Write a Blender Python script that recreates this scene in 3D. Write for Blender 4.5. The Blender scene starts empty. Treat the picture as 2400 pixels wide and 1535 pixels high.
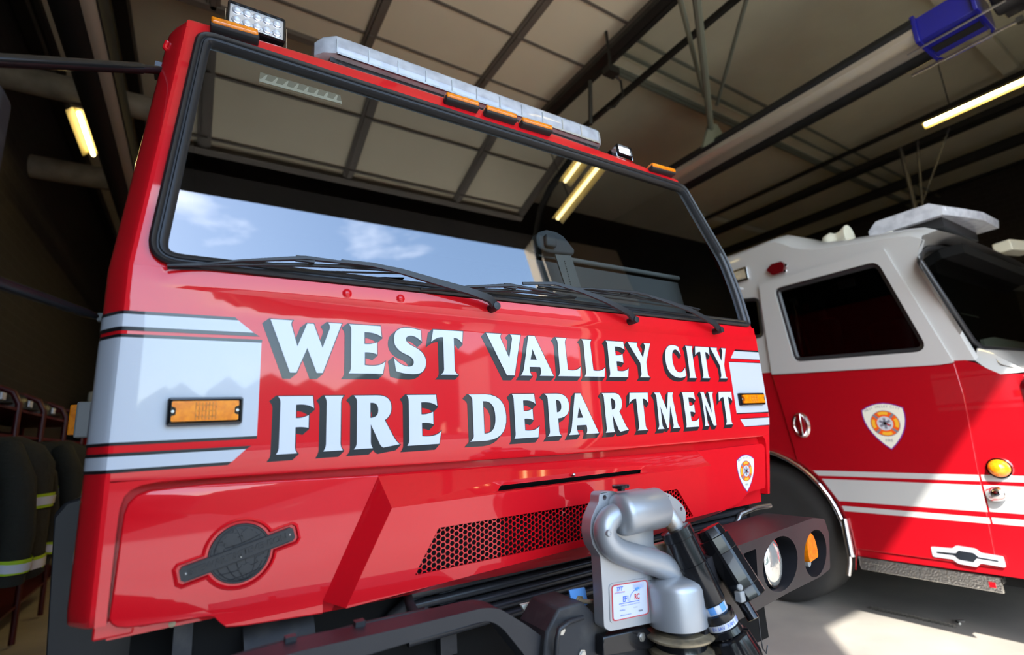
import bpy, bmesh, math, random
from mathutils import Vector, Matrix
from mathutils.geometry import tessellate_polygon
random.seed(7)
SC = bpy.context.scene
COL = SC.collection
W_, H_ = 2400, 1535

# ------------------------------------------------------------------ camera
PPX, PPY = 1200.0, 767.5
VX, VY = (3062.0, 905.0), (460.0, 1063.0)      # vanishing points of the across / into-the-garage directions
a_ = (VX[0]-PPX, VX[1]-PPY); b_ = (VY[0]-PPX, VY[1]-PPY)
FPX = math.sqrt(-(a_[0]*b_[0]+a_[1]*b_[1]))
XA = Vector((a_[0], a_[1], FPX)).normalized()
YA = Vector((b_[0], b_[1], FPX)).normalized()
ZA = XA.cross(YA)
if ZA.y > 0: ZA = -ZA
CAM = Vector((0, 0, 1.45))
def ray(px, py):
    d = Vector((px-PPX, py-PPY, FPX))
    return Vector((XA.dot(d), YA.dot(d), ZA.dot(d)))
def atY(px, py, Y):
    d = ray(px, py); return CAM + d*((Y-CAM.y)/d.y)
def atX(px, py, X):
    d = ray(px, py); return CAM + d*((X-CAM.x)/d.x)
def atZ(px, py, Z):
    d = ray(px, py); return CAM + d*((Z-CAM.z)/d.z)
cd = bpy.data.cameras.new('camera'); cam = bpy.data.objects.new('camera', cd); COL.objects.link(cam)
cd.sensor_width = 36; cd.lens = FPX*36/W_; cd.clip_start = .02; cd.clip_end = 500
right = Vector((XA.x, YA.x, ZA.x)); down = Vector((XA.y, YA.y, ZA.y)); fwd = Vector((XA.z, YA.z, ZA.z))
M = Matrix((right, -down, -fwd)).transposed().to_4x4(); M.translation = CAM
cam.matrix_world = M
SC.camera = cam
cd.dof.use_dof = True; cd.dof.focus_distance = 1.62; cd.dof.aperture_fstop = 1.6

# ------------------------------------------------------------------ materials
def mat(name, col, rough=.5, metal=0, coat=0, emis=None, estr=0, spec=.5, noise=None, bump=None, trans=0, ior=1.45):
    m = bpy.data.materials.new(name); m.use_nodes = True
    nt = m.node_tree; b = nt.nodes['Principled BSDF']
    b.inputs['Base Color'].default_value = (*col, 1); b.inputs['Roughness'].default_value = rough
    b.inputs['Metallic'].default_value = metal; b.inputs['Coat Weight'].default_value = coat
    b.inputs['Coat Roughness'].default_value = .03; b.inputs['Specular IOR Level'].default_value = spec
    b.inputs['Transmission Weight'].default_value = trans; b.inputs['IOR'].default_value = ior
    if emis: b.inputs['Emission Color'].default_value = (*emis, 1); b.inputs['Emission Strength'].default_value = estr
    if noise or bump:
        tc = nt.nodes.new('ShaderNodeTexCoord')
    if noise:      # (scale, second colour, lo, hi)
        n = nt.nodes.new('ShaderNodeTexNoise'); n.inputs['Scale'].default_value = noise[0]; n.inputs['Detail'].default_value = 6
        nt.links.new(tc.outputs['Object'], n.inputs['Vector'])
        r = nt.nodes.new('ShaderNodeValToRGB'); r.color_ramp.elements[0].position = noise[2]; r.color_ramp.elements[1].position = noise[3]
        r.color_ramp.elements[0].color = (*col, 1); r.color_ramp.elements[1].color = (*noise[1], 1)
        nt.links.new(n.outputs['Fac'], r.inputs['Fac']); nt.links.new(r.outputs['Color'], b.inputs['Base Color'])
    if bump:       # (scale, strength, distance)
        n2 = nt.nodes.new('ShaderNodeTexNoise'); n2.inputs['Scale'].default_value = bump[0]; n2.inputs['Detail'].default_value = 3
        nt.links.new(tc.outputs['Object'], n2.inputs['Vector'])
        bp = nt.nodes.new('ShaderNodeBump'); bp.inputs['Strength'].default_value = bump[1]; bp.inputs['Distance'].default_value = bump[2]
        nt.links.new(n2.outputs['Fac'], bp.inputs['Height']); nt.links.new(bp.outputs['Normal'], b.inputs['Normal'])
    return m
M_RED = mat('red_paint', (.66, .005, .012), .38, coat=.85, spec=.15, bump=(3.0, .12, .003))
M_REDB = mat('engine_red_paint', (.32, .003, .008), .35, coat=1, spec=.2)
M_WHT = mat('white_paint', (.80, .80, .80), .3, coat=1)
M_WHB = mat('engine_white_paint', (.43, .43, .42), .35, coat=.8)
M_VIN = mat('white_vinyl', (.52, .54, .59), .35, coat=.6)
M_LET = mat('white_letter_vinyl', (.62, .64, .70), .35, coat=.3)
M_SHD = mat('black_letter_vinyl', (.016, .017, .020), .35, coat=.55, spec=.3)
M_LINE = mat('black_pinstripe', (.008, .008, .010), .3, coat=.5)
M_RUB = mat('black_rubber', (.018, .018, .020), .38, bump=(60, .1, .001))
M_TYRE = mat('tyre_rubber', (.022, .022, .022), .75, bump=(30, .3, .004))
M_BLK = mat('black_plastic', (.020, .020, .022), .42)
M_BLKG = mat('gloss_black', (.008, .008, .009), .2, coat=.25, spec=.35)
M_BEAM = mat('powder_black_steel', (.014, .014, .017), .45, bump=(420, .45, .0006), noise=(5, (.022, .020, .022), .4, .8))
M_DIRT = mat('dusty_black_steel', (.018, .018, .02), .6, noise=(14, (.06, .055, .05), .5, .85), bump=(90, .3, .001))
M_CHR = mat('chrome', (.80, .80, .82), .08, metal=1)
M_STEEL = mat('galvanised_steel', (.42, .42, .40), .35, metal=1, noise=(30, (.55, .55, .52), .3, .7))
M_ALU = mat('diamond_plate', (.62, .61, .58), .3, metal=1, bump=(90, .9, .004))
M_CAST = mat('silver_painted_casting', (.37, .38, .395), .38, metal=.55, bump=(260, .16, .0006))
M_RUST = mat('rust_stained_casting', (.42, .42, .41), .4, metal=.5, noise=(16, (.36, .19, .06), .44, .58))
M_BRASS = mat('worn_tan_metal', (.34, .27, .17), .45, metal=.6, noise=(25, (.16, .13, .09), .45, .65))
M_AMB = mat('amber_lens', (.95, .28, .005), .18, coat=.7, noise=(60, (.80, .20, .004), .4, .6))
M_AMBD = mat('amber_lens_core', (.42, .13, .01), .3, noise=(140, (.80, .30, .02), .4, .6))
M_REDL = mat('dark_red_lens', (.10, .002, .004), .15, coat=.8)
M_CLR = mat('clear_polycarbonate', (.54, .56, .61), .12, coat=.6, noise=(18, (.40, .41, .46), .4, .7))
M_LED = mat('led_reflector', (.82, .84, .9), .15, metal=.6)
M_LEDL = mat('led_lamp', (.9, .92, 1), .2, emis=(.9, .95, 1), estr=2.0)
M_LEDOFF = mat('led_dome', (.80, .84, .92), .1, coat=1)
M_LAMP = mat('headlamp_glass', (.75, .74, .68), .08, metal=.7, bump=(35, .5, .004))
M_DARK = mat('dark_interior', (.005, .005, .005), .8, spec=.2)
M_INT = mat('grey_interior_trim', (.17, .17, .17), .6)
M_INT2 = mat('interior_rail', (.30, .30, .29), .5)
M_REEL = mat('grey_reel_plastic', (.15, .155, .165), .5)
M_SEAT = mat('seat_fabric', (.035, .045, .045), .85)
M_BLUE = mat('blue_enamel', (.012, .014, .30), .35, coat=.4)
M_BLUT = mat('blue_tag', (.10, .28, .62), .4)
M_INKB = mat('blue_ink', (.02, .10, .55), .5)
M_INKR = mat('red_ink', (.50, .02, .03), .5)
M_INKG = mat('grey_ink', (.18, .18, .22), .5)
M_CRM = mat('cream_badge', (.72, .71, .60), .4)
M_PURP = mat('violet_border', (.16, .02, .22), .4)
M_ORG = mat('orange_badge', (.80, .10, .01), .4)
M_YEL = mat('yellow_badge', (.80, .42, .03), .4)
M_FLU = mat('fluorescent_tube', (1, .9, .6), .5, emis=(1.0, .78, .34), estr=34)
M_FLUD = mat('dim_fluorescent_tube', (1, .9, .6), .5, emis=(1.0, .78, .34), estr=7)
M_FLUB = mat('fluorescent_reflector', (.40, .34, .16), .5)
M_DUCT = mat('painted_duct', (.30, .26, .20), .5, noise=(8, (.20, .17, .13), .4, .7))
M_CEIL = mat('ceiling_deck', (.74, .71, .52), .85, noise=(.9, (.58, .54, .39), .35, .75))
M_DOORP = mat('door_panel_beige', (.88, .79, .58), .6, noise=(1.2, (.82, .73, .53), .35, .75))
M_DOORR = mat('door_rib_metal', (.17, .145, .115), .55)
M_BSTL = mat('black_roof_steel', (.012, .012, .010), .5)
M_GSTL = mat('grey_green_strut', (.22, .24, .19), .5, metal=.3)
M_HTUBE = mat('heater_reflector', (.80, .74, .66), .34, metal=.7)
M_HBLK = mat('heater_black_side', (.010, .011, .013), .5)
M_OLIVE = mat('turnout_cloth', (.026, .025, .019), .9, bump=(40, .5, .01))
M_HIV = mat('lime_trim', (.50, .72, .02), .6)
M_SIL = mat('silver_reflective_tape', (.75, .76, .82), .4)
M_RACK = mat('maroon_rack_steel', (.07, .006, .010), .4)
M_TAN = mat('tan_jamb_paint', (.62, .52, .40), .8)
M_PINK = mat('faded_red_hose', (.45, .05, .04), .6)
M_TREE = mat('tree_foliage', (.03, .06, .015), .9, noise=(1.5, (.06, .10, .03), .4, .7))
M_BLD = mat('far_building', (.42, .38, .33), .8)

def brick(name, c1, c2, mortar, sc):
    m = bpy.data.materials.new(name); m.use_nodes = True; nt = m.node_tree; b = nt.nodes['Principled BSDF']
    tc = nt.nodes.new('ShaderNodeTexCoord'); sp = nt.nodes.new('ShaderNodeSeparateXYZ'); ad = nt.nodes.new('ShaderNodeMath'); cb = nt.nodes.new('ShaderNodeCombineXYZ')
    nt.links.new(tc.outputs['Object'], sp.inputs[0]); nt.links.new(sp.outputs[0], ad.inputs[0]); nt.links.new(sp.outputs[1], ad.inputs[1])
    nt.links.new(ad.outputs[0], cb.inputs[0]); nt.links.new(sp.outputs[2], cb.inputs[1])
    k = nt.nodes.new('ShaderNodeTexBrick'); k.inputs['Scale'].default_value = sc
    k.inputs['Color1'].default_value = (*c1, 1); k.inputs['Color2'].default_value = (*c2, 1); k.inputs['Mortar'].default_value = (*mortar, 1)
    k.inputs['Mortar Size'].default_value = .012
    nt.links.new(cb.outputs[0], k.inputs['Vector']); nt.links.new(k.outputs['Color'], b.inputs['Base Color'])
    bp = nt.nodes.new('ShaderNodeBump'); bp.inputs['Strength'].default_value = .5; bp.inputs['Distance'].default_value = .01; bp.invert = True
    nt.links.new(k.outputs['Fac'], bp.inputs['Height']); nt.links.new(bp.outputs['Normal'], b.inputs['Normal'])
    b.inputs['Roughness'].default_value = .9
    return m
M_BRK = brick('brown_brick', (.026, .020, .015), (.020, .016, .012), (.036, .031, .027), 2.2)
M_CONC = mat('concrete_floor', (.30, .28, .25), .55, noise=(1.6, (.42, .39, .34), .35, .7), bump=(9, .15, .004))
M_APR = mat('outside_apron', (.46, .43, .37), .85, noise=(.6, (.36, .335, .29), .3, .7))
M_ASPH = mat('street_asphalt', (.05, .048, .045), .9, noise=(.22, (.30, .24, .18), .62, .70))

def glass(name, tint, refl=1.0, ior=1.75):
    m = bpy.data.materials.new(name); m.use_nodes = True; nt = m.node_tree; nt.nodes.clear()
    o = nt.nodes.new('ShaderNodeOutputMaterial'); mx = nt.nodes.new('ShaderNodeMixShader')
    t = nt.nodes.new('ShaderNodeBsdfTransparent'); t.inputs[0].default_value = (*tint, 1)
    g = nt.nodes.new('ShaderNodeBsdfGlossy'); g.inputs['Color'].default_value = (refl, refl, refl, 1); g.inputs['Roughness'].default_value = .004
    f = nt.nodes.new('ShaderNodeFresnel'); f.inputs[0].default_value = ior
    nt.links.new(f.outputs[0], mx.inputs[0]); nt.links.new(t.outputs[0], mx.inputs[1]); nt.links.new(g.outputs[0], mx.inputs[2]); nt.links.new(mx.outputs[0], o.inputs[0])
    return m
M_GLS = glass('windscreen_glass', (.80, .82, .80), 1.0, 2.3)
M_GLSB = glass('tinted_window_glass', (.10, .11, .11), .35, 1.5)
M_GLSW = glass('engine_windscreen_glass', (.42, .46, .42), .9, 1.5)

# ------------------------------------------------------------------ object helpers
def thing(name, label, cat, loc=(0, 0, 0), group=None, kind=None):
    o = bpy.data.objects.new(name, None); COL.objects.link(o); o.location = loc; o.empty_display_size = .1
    o['label'] = label; o['category'] = cat
    if group: o['group'] = group
    if kind: o['kind'] = kind
    return o
def tag(o, label, cat, group=None, kind=None):
    o['label'] = label; o['category'] = cat
    if group: o['group'] = group
    if kind: o['kind'] = kind
    return o
def struct(o, label=None):
    o['kind'] = 'structure'
    if label: o['label'] = label
    return o
def wloc(o):
    v = Vector(o.location)
    while o.parent: o = o.parent; v += Vector(o.location)
    return v
class MB:
    """collects geometry in world coordinates, several materials allowed"""
    def __init__(s, mats): s.v = []; s.f = []; s.mi = []; s.mats = mats if isinstance(mats, (list, tuple)) else [mats]
    def add(s, vs, fs, m=0):
        n = len(s.v); s.v += [tuple(v) for v in vs]; s.f += [tuple(i+n for i in f) for f in fs]; s.mi += [m]*len(fs); return s
    def box(s, c, d, m=0, rot=None):
        c = Vector(c); hx, hy, hz = d[0]/2, d[1]/2, d[2]/2
        vs = [Vector((x, y, z)) for x in (-hx, hx) for y in (-hy, hy) for z in (-hz, hz)]
        if rot: vs = [rot @ v for v in vs]
        return s.add([c+v for v in vs], [(0, 1, 3, 2), (4, 6, 7, 5), (0, 4, 5, 1), (2, 3, 7, 6), (0, 2, 6, 4), (1, 5, 7, 3)], m)
    def box2(s, lo, hi, m=0):
        return s.box([(lo[i]+hi[i])/2 for i in range(3)], [abs(hi[i]-lo[i]) for i in range(3)], m)
    def tube(s, pts, r, n=12, m=0, cap=True, prof=None):
        pts = [Vector(p) for p in pts]; k = len(pts); rs = r if isinstance(r, (list, tuple)) else [r]*k
        up = None; rings = []
        for i, p in enumerate(pts):
            t = (pts[min(i+1, k-1)]-pts[max(i-1, 0)]).normalized()
            if up is None:
                up = Vector((0, 0, 1)) if abs(t.z) < .9 else Vector((0, 1, 0))
            u = (up - t*up.dot(t)).normalized(); w = t.cross(u); up = u
            rings.append([p+(u*math.cos(a)+w*math.sin(a))*rs[i] for a in [2*math.pi*j/n for j in range(n)]])
        vs = [v for g in rings for v in g]; fs = []
        for i in range(k-1):
            for j in range(n): fs.append((i*n+j, i*n+(j+1) % n, (i+1)*n+(j+1) % n, (i+1)*n+j))
        if cap: fs.append(tuple(range(n-1, -1, -1))); fs.append(tuple((k-1)*n+j for j in range(n)))
        return s.add(vs, fs, m)
    def lathe(s, p0, axis, prof, n=28, m=0):
        """prof: list of (distance along axis, radius)"""
        p0 = Vector(p0); ax = Vector(axis).normalized(); u = ax.orthogonal().normalized(); w = ax.cross(u)
        vs = []; fs = []
        for (d, r) in prof:
            for j in range(n):
                a = 2*math.pi*j/n; vs.append(p0+ax*d+(u*math.cos(a)+w*math.sin(a))*max(r, 1e-5))
        k = len(prof)
        for i in range(k-1):
            for j in range(n): fs.append((i*n+j, i*n+(j+1) % n, (i+1)*n+(j+1) % n, (i+1)*n+j))
        fs.append(tuple(range(n-1, -1, -1))); fs.append(tuple((k-1)*n+j for j in range(n)))
        return s.add(vs, fs, m)
    def plate(s, outer, holes, fmap, depth=0, m=0, ms=None, back=False):
        """planar polygon with holes in (u,v), mapped by fmap(u,v,d); depth gives side walls"""
        loops = [outer]+list(holes)
        tri = tessellate_polygon([[Vector((p[0], p[1], 0)) for p in lp] for lp in loops])
        flat = [p for lp in loops for p in lp]; N = len(flat)
        vs = [fmap(p[0], p[1], 0) for p in flat]; fs = [tuple(t) for t in tri]
        s.add(vs, fs, m)
        if depth:
            vb = [fmap(p[0], p[1], depth) for p in flat]; base = 0; fq = []
            for lp in loops:
                k = len(lp)
                for i in range(k):
                    j = (i+1) % k; fq.append((base+i, base+j, N+base+j, N+base+i))
                base += k
            s.add(vs+vb, fq, m if ms is None else ms)
            if back: s.add(vb, fs, m)
        return s
    def loft(s, rows, m=0, closed=False):
        n = len(rows[0]); vs = [v for r in rows for v in r]; fs = []
        for i in range(len(rows)-1):
            for j in range(n if closed else n-1):
                fs.append((i*n+j, i*n+(j+1) % n, (i+1)*n+(j+1) % n, (i+1)*n+j))
        return s.add(vs, fs, m)
    def build(s, name, parent=None, bevel=0, smooth=30, seg=2, weld=True, label=None, recalc=True, face=None):
        me = bpy.data.meshes.new(name)
        off = wloc(parent) if parent else Vector((0, 0, 0))
        me.from_pydata([tuple(Vector(v)) for v in s.v], [], s.f)
        for m in s.mats: me.materials.append(m)
        for p, i in zip(me.polygons, s.mi): p.material_index = i
        bm = bmesh.new(); bm.from_mesh(me)
        if weld: bmesh.ops.remove_doubles(bm, verts=bm.verts, dist=1e-5)
        bmesh.ops.dissolve_degenerate(bm, dist=1e-6, edges=bm.edges)
        if recalc: bmesh.ops.recalc_face_normals(bm, faces=bm.faces)
        if face is not None:
            for f in bm.faces:
                if f.normal.dot(Vector(face)) < 0: f.normal_flip()
        lim = math.radians(smooth)
        for f in bm.faces: f.smooth = True
        for e in bm.edges:
            e.smooth = not (len(e.link_faces) != 2 or e.calc_face_angle(0) > lim)
        bm.to_mesh(me); bm.free()
        o = bpy.data.objects.new(name, me); COL.objects.link(o)
        if parent: o.parent = parent; o.location = -off
        if bevel:
            b = o.modifiers.new('bevel', 'BEVEL'); b.width = bevel; b.segments = seg; b.limit_method = 'ANGLE'; b.angle_limit = math.radians(35)
        if label: o['label'] = label
        return o
def rrect(x0, z0, x1, z1, r, n=6):
    rs = r if isinstance(r, (list, tuple)) else [r]*4; P = []    # corners: bl, br, tr, tl
    for (cx, cz, a0, q) in ((x0+rs[0], z0+rs[0], 180, rs[0]), (x1-rs[1], z0+rs[1], 270, rs[1]), (x1-rs[2], z1-rs[2], 0, rs[2]), (x0+rs[3], z1-rs[3], 90, rs[3])):
        for i in range(n+1):
            a = math.radians(a0+90*i/n); P.append((cx+q*math.cos(a), cz+q*math.sin(a)))
    return P
def roundpoly(pts, r, n=5):
    P = []; k = len(pts)
    for i in range(k):
        a, b, c = Vector(pts[i-1][:2]), Vector(pts[i][:2]), Vector(pts[(i+1) % k][:2]); rr = r[i] if isinstance(r, (list, tuple)) else r
        if rr <= 0: P.append(tuple(b)); continue
        u, v = (a-b), (c-b); d = min(rr, u.length*.48, v.length*.48); p0 = b+u.normalized()*d; p1 = b+v.normalized()*d
        for j in range(n+1):
            t = j/n; q = p0*(1-t)**2+b*2*t*(1-t)+p1*t*t; P.append((q.x, q.y))
    return P
def offs(poly, d):
    """offset a closed 2D polygon outward by d (ccw or cw handled)"""
    A = sum(poly[i-1][0]*poly[i][1]-poly[i][0]*poly[i-1][1] for i in range(len(poly))); sg = 1 if A > 0 else -1; k = len(poly); P = []
    for i in range(k):
        a, b, c = Vector(poly[i-1]), Vector(poly[i]), Vector(poly[(i+1) % k])
        e1 = (b-a); e2 = (c-b)
        if e1.length < 1e-9: e1 = e2
        if e2.length < 1e-9: e2 = e1
        n1 = Vector((e1.y, -e1.x)).normalized()*sg; n2 = Vector((e2.y, -e2.x)).normalized()*sg
        n = (n1+n2); n = n.normalized() if n.length > 1e-6 else n1
        P.append(tuple(b+n*(d/max(.45, n.dot(n1)))))
    return P
def ring(mb, lo, li, f0, f1, m=0):
    n = len(lo); vs = [f0(*p) for p in lo]+[f1(*p) for p in li]
    mb.add(vs, [(i, (i+1) % n, n+(i+1) % n, n+i) for i in range(n)], m)
def textmesh(s, size, italic=False, bold=0):
    cu = bpy.data.curves.new('t', 'FONT'); cu.body = s; cu.size = size; cu.align_x = 'CENTER'; cu.align_y = 'CENTER'; cu.offset = bold
    if italic: cu.shear = .3
    cu.resolution_u = 3
    o = bpy.data.objects.new('t', cu); COL.objects.link(o); dg = bpy.context.evaluated_depsgraph_get(); dg.update()
    me = bpy.data.meshes.new_from_object(o.evaluated_get(dg)); vs = [v.co.copy() for v in me.vertices]; fs = [tuple(p.vertices) for p in me.polygons]
    bpy.data.objects.remove(o); bpy.data.curves.remove(cu); bpy.data.meshes.remove(me); return vs, fs
def puttext(mb, s, size, org, U, V, m=0, lift=0, N=None, italic=False, bold=0, sx=1, depth=0):
    """text centred on org, U right, V up"""
    vs, fs = textmesh(s, size, italic, bold); U = Vector(U).normalized(); V = Vector(V).normalized(); org = Vector(org)
    N = Vector(N) if N is not None else U.cross(V)
    P = [org+U*v.x*sx+V*v.y+N*lift for v in vs]; mb.add(P, fs, m)
    if depth:
        Q = [p-N*depth for p in P]; n = len(P); from collections import Counter
        ec = Counter(); 
        for f in fs:
            for i in range(len(f)): ec[frozenset((f[i], f[(i+1) % len(f)]))] += 1
        mb.add(P+Q, [(tuple(e)[0], tuple(e)[1], n+tuple(e)[1], n+tuple(e)[0]) for e, c in ec.items() if c == 1 and len(e) == 2], m)
def bolt(mb, p, n, r, h=None, m=0, hexa=True):
    h = h or r*.7; mb.lathe(p, n, [(-.002, r*1.5), (r*.22, r*1.5), (r*.24, r)] + [(h, r), (h*1.02, r*.8)], n=6 if hexa else 14, m=m)

# ================================================================== TRUCK A (the big red cab)
D = 1.32
TA = thing('fire_truck', 'red military-style fire truck cab with large white lettering across its front, closest to the viewer', 'fire truck', (1.03, 2.2, 0))
TAN = math.tan(math.radians(10)); ZB = 1.87
def yf(z): return D+max(0, z-ZB)*TAN
def F(u, v, d=0):
    """front face of the cab: u across, v height, d depth behind the face"""
    return Vector((tr(u, v), yf(v)+d, v))
def tr(x, z):
    if x > 1.7 and z < 1.46: x -= .085*min(1, (1.46-z)/.31)*(x-1.7)/.5
    return x
def FP(px, py, off=0):
    """pixel -> (u,v) on front face"""
    r = ray(px, py); n = Vector((0, -1, 0)); p = CAM+r*((D-off)/r.y)
    if p.z > ZB:
        t = math.atan(TAN); n = Vector((0, -math.cos(t), math.sin(t))); p0 = Vector((0, D-off, ZB)); p = CAM+r*(((p0-CAM).dot(n))/r.dot(n))
    return (p.x, p.z)
XL, XR = -.153, 2.205
def lcorner(z):   # outline points left side -> face corner
    s = max(0, z-ZB)/.78; ux = .055*s; y = yf(z)
    return [(-.200+ux, 3.1), (-.200+ux, y+.090), (-.1985+ux, y+.074), (-.195+ux, y+.060), (-.190+ux, y+.050), (-.163+ux, y+.010), (-.157+ux, y+.004), (XL+ux, y+.0008), (XL+.008+ux, y)]
def rcorner(z):
    y = yf(z); T = ((1.0, 0), (1.835, 0), (1.87, .022), (1.92, .032), (2.047, .032), (2.14, .038), (2.23, .054), (2.34, .092), (2.45, .138), (2.64, .228)); ux = 0
    for (za_, ua_), (zb2_, ub_) in zip(T[:-1], T[1:]):
        if za_ <= z <= zb2_: ux = ua_+(ub_-ua_)*(z-za_)/(zb2_-za_)
    P = [(XR-.008-ux, y), (XR-ux, y+.0008), (XR+.004-ux, y+.004), (XR+.010-ux, y+.010), (XR+.037-ux, y+.050), (XR+.042-ux, y+.060), (XR+.0455-ux, y+.074), (XR+.047-ux, y+.09), (XR+.047-ux, 3.1)]
    return [(tr(x, z), yy) for x, yy in P]
zl = [1.135, 1.145, 1.16, 1.2, 1.26, 1.32, 1.375, 1.385, 1.46, 1.6, 1.7, 1.76, 1.81, 1.832, 1.86, ZB, 1.92, 1.98, 2.047, 2.14, 2.23, 2.34, 2.45, 2.55, 2.6, 2.63]
mb = MB([M_RED, M_DARK])
def low(z, P):   # round under edge
    k = max(0, (1.165-z)/.03); return [(x, y+.012*k*k) for x, y in P]
L = [[Vector((x, y, z)) for x, y in low(z, lcorner(z))] for z in zl]; R_ = [[Vector((x, y, z)) for x, y in low(z, rcorner(z))] for z in zl]
# turned-in bottom lips
for G in (L, R_):
    r0 = [v+Vector((0, .012, -.006)) for v in G[0]]; r1 = [v+Vector((0, .06, -.006)) for v in G[0]]
    G.insert(0, r0); G.insert(0, r1)
mb.loft(L); mb.loft(R_)
# roof
zt = 2.63; lt = lcorner(zt); rt = rcorner(zt); nx = 24
def crown(x): return .030*(1-((x-.93)/1.05)**2)
def topz(x): return 2.652+crown(x)
rows = []
for dy, dz, ins in ((0, None, 0), (0, 0, 0), (.008, .012, .004), (.03, .024, .012), (.1, .034, .03), (.6, .04, .05), (1.6, .04, .05)):
    row = []
    for i in range(nx+1):
        x0, x1 = lt[7][0], rt[1][0]; x = x0+(x1-x0)*i/nx
        zz = zt if dz is None else topz(x)+dz; yy = yf(zt if dz is None else topz(x))+dy
        xx = x+(ins if i == 0 else -ins if i == nx else 0); row.append(Vector((xx, yy, zz)))
    rows.append(row)
mb.loft(rows)
# close roof sides against the pillar tops
for G, S, s in ((lt, 0, 1), (rt[::-1], nx, -1)):
    a = [Vector((x, y, zt)) for x, y in G[1:8]]; b = [Vector((x+s*.012*min(1, i/3+.3) if 0 else x+s*.01, y+.006, zt+.03)) for i, (x, y) in enumerate(G[1:8])]
    c = [Vector((x+s*.05, y+.05, zt+.062)) for x, y in G[1:8]]
    mb.loft([a, b, c])
# rear wall and floor
mb.add([(-.2, 3.1, 1.1), (2.25, 3.1, 1.1), (2.06, 3.1, 2.66), (-.145, 3.1, 2.66)], [(0, 1, 2, 3)], 0)
# upper front ring around the windscreen
SEAL = roundpoly([FP(334, 618), FP(1757, 768), FP(1733, 689), FP(1702, 609), FP(1645, 512), FP(1600, 434), FP(462, 70)][::1], [.075, .035, .05, .06, .06, .05, .05], 8)
sc_ = offs(SEAL, -.018)
for dv in (0,):
    top = [(lt[8][0], zt), (rt[0][0], zt)]
    outer = [(XL+.008, ZB)]+[(rcorner(z)[0][0], z) for z in zl if z >= ZB]+[(lt[8][0], zt)]
holein = [(u, max(v, ZB+.002)) for u, v in sc_]
mb.plate(outer, [holein], lambda u, v, d: Vector((u, yf(v)+d, v)), 0)
# main front panel with the raised upper band
xs = [XL+.008, XL+.012, XL+.02, XL+.03, XL+.042, XL+.055, XL+.068]+[XL+.008+(XR-.016-XL)*i/40 for i in range(2, 40)]+[XR-.05, XR-.035, XR-.02, XR-.012, XR-.008]
prof = [(1.385, .030), (1.3835, .010), (1.386, .003), (1.392, 0), (1.47, 0), (1.6, 0), (1.70, 0), (1.76, 0), (1.8135, 0), (1.8155, -.001), (1.831, -.0075), (1.834, -.008), (ZB, -.008), (ZB+.001, 0)]
rows = []
for z, d in prof:
    row = []
    for i, x in enumerate(xs):
        k = min(1, max(0, (x-XL-.012)/.40)); k = k*k*(3-2*k); k2 = min(1, max(0, (XR-.012-x)/.05)); dd = d
        if d < 0 or 1.81 < z < 1.84: dd = d*min(k, k2)
        zz = z
        if 1.812 < z < 1.82: zz = z+.012-(.002+.016*min(1, (x-XL)/1.2))
        if z < 1.395: zz = z+.0105-.020*min(1, max(0, x)/1.05)
        row.append(Vector((tr(x, zz), yf(z)+dd, zz)))
    rows.append(row)
mb.loft(rows)
# recess behind the lower panel and pillar returns
GX0, GX1 = -.128, 2.175
rc = [Vector((tr(x, z), D+.034, z)) for x, z in ((GX0, 1.10), (GX1, 1.10), (GX1, 1.375), (GX0, 1.40))]
mb.add(rc, [(0, 1, 2, 3)])
lowL = roundpoly([(XL+.008, 1.135), (GX0-.006, 1.135), (GX0+.012, 1.389), (XL+.008, 1.389)], 0)
gq = []
mb.plate([(XL+.008, 1.135), (-.127, 1.135), (-.127, 1.20), (-.1265, 1.30), (-.125, 1.35), (-.120, 1.372), (-.110, 1.385), (-.092, 1.393), (-.06, 1.397), (-.05, 1.402), (XL+.008, 1.405)], [], lambda u, v, d: Vector((u, D+d, v)), .034)
mb.plate([(XR-.008, 1.135), (2.180, 1.135), (2.176, 1.34), (2.168, 1.362), (2.15, 1.376), (XR-.008, 1.380)], [], lambda u, v, d: Vector((tr(u, v), D+d, v)), .034)
CABB = mb.build('cab_body', TA, smooth=28)
# lower tabs under the left pillar, rusty mounting lip
mb = MB([M_RED]); mb.box2((-.150, 1.345, 1.105), (-.085, 1.37, 1.14)); mb.box2((-.078, 1.35, 1.112), (.01, 1.38, 1.135)); mb.box2((-.02, 1.335, 1.110), (.085, 1.36, 1.150))
MNT = mb.build('mounting_lip', TA, bevel=.004)
mb = MB([M_BRASS]); bolt(mb, F(*FP(403, 1465), .008), (0, -1, 0), .0042, hexa=False); mb.build('bolt', MNT)
# ---- interior shell
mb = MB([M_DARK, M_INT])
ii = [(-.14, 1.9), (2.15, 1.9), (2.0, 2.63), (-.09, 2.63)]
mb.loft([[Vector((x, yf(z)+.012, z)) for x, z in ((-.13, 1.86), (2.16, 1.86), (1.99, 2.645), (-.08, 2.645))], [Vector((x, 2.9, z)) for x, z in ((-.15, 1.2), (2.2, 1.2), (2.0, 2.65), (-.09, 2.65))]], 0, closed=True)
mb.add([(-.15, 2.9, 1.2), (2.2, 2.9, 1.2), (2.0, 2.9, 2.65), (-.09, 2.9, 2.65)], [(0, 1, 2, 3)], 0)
mb.build('cab_interior', TA, recalc=False)
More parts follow.
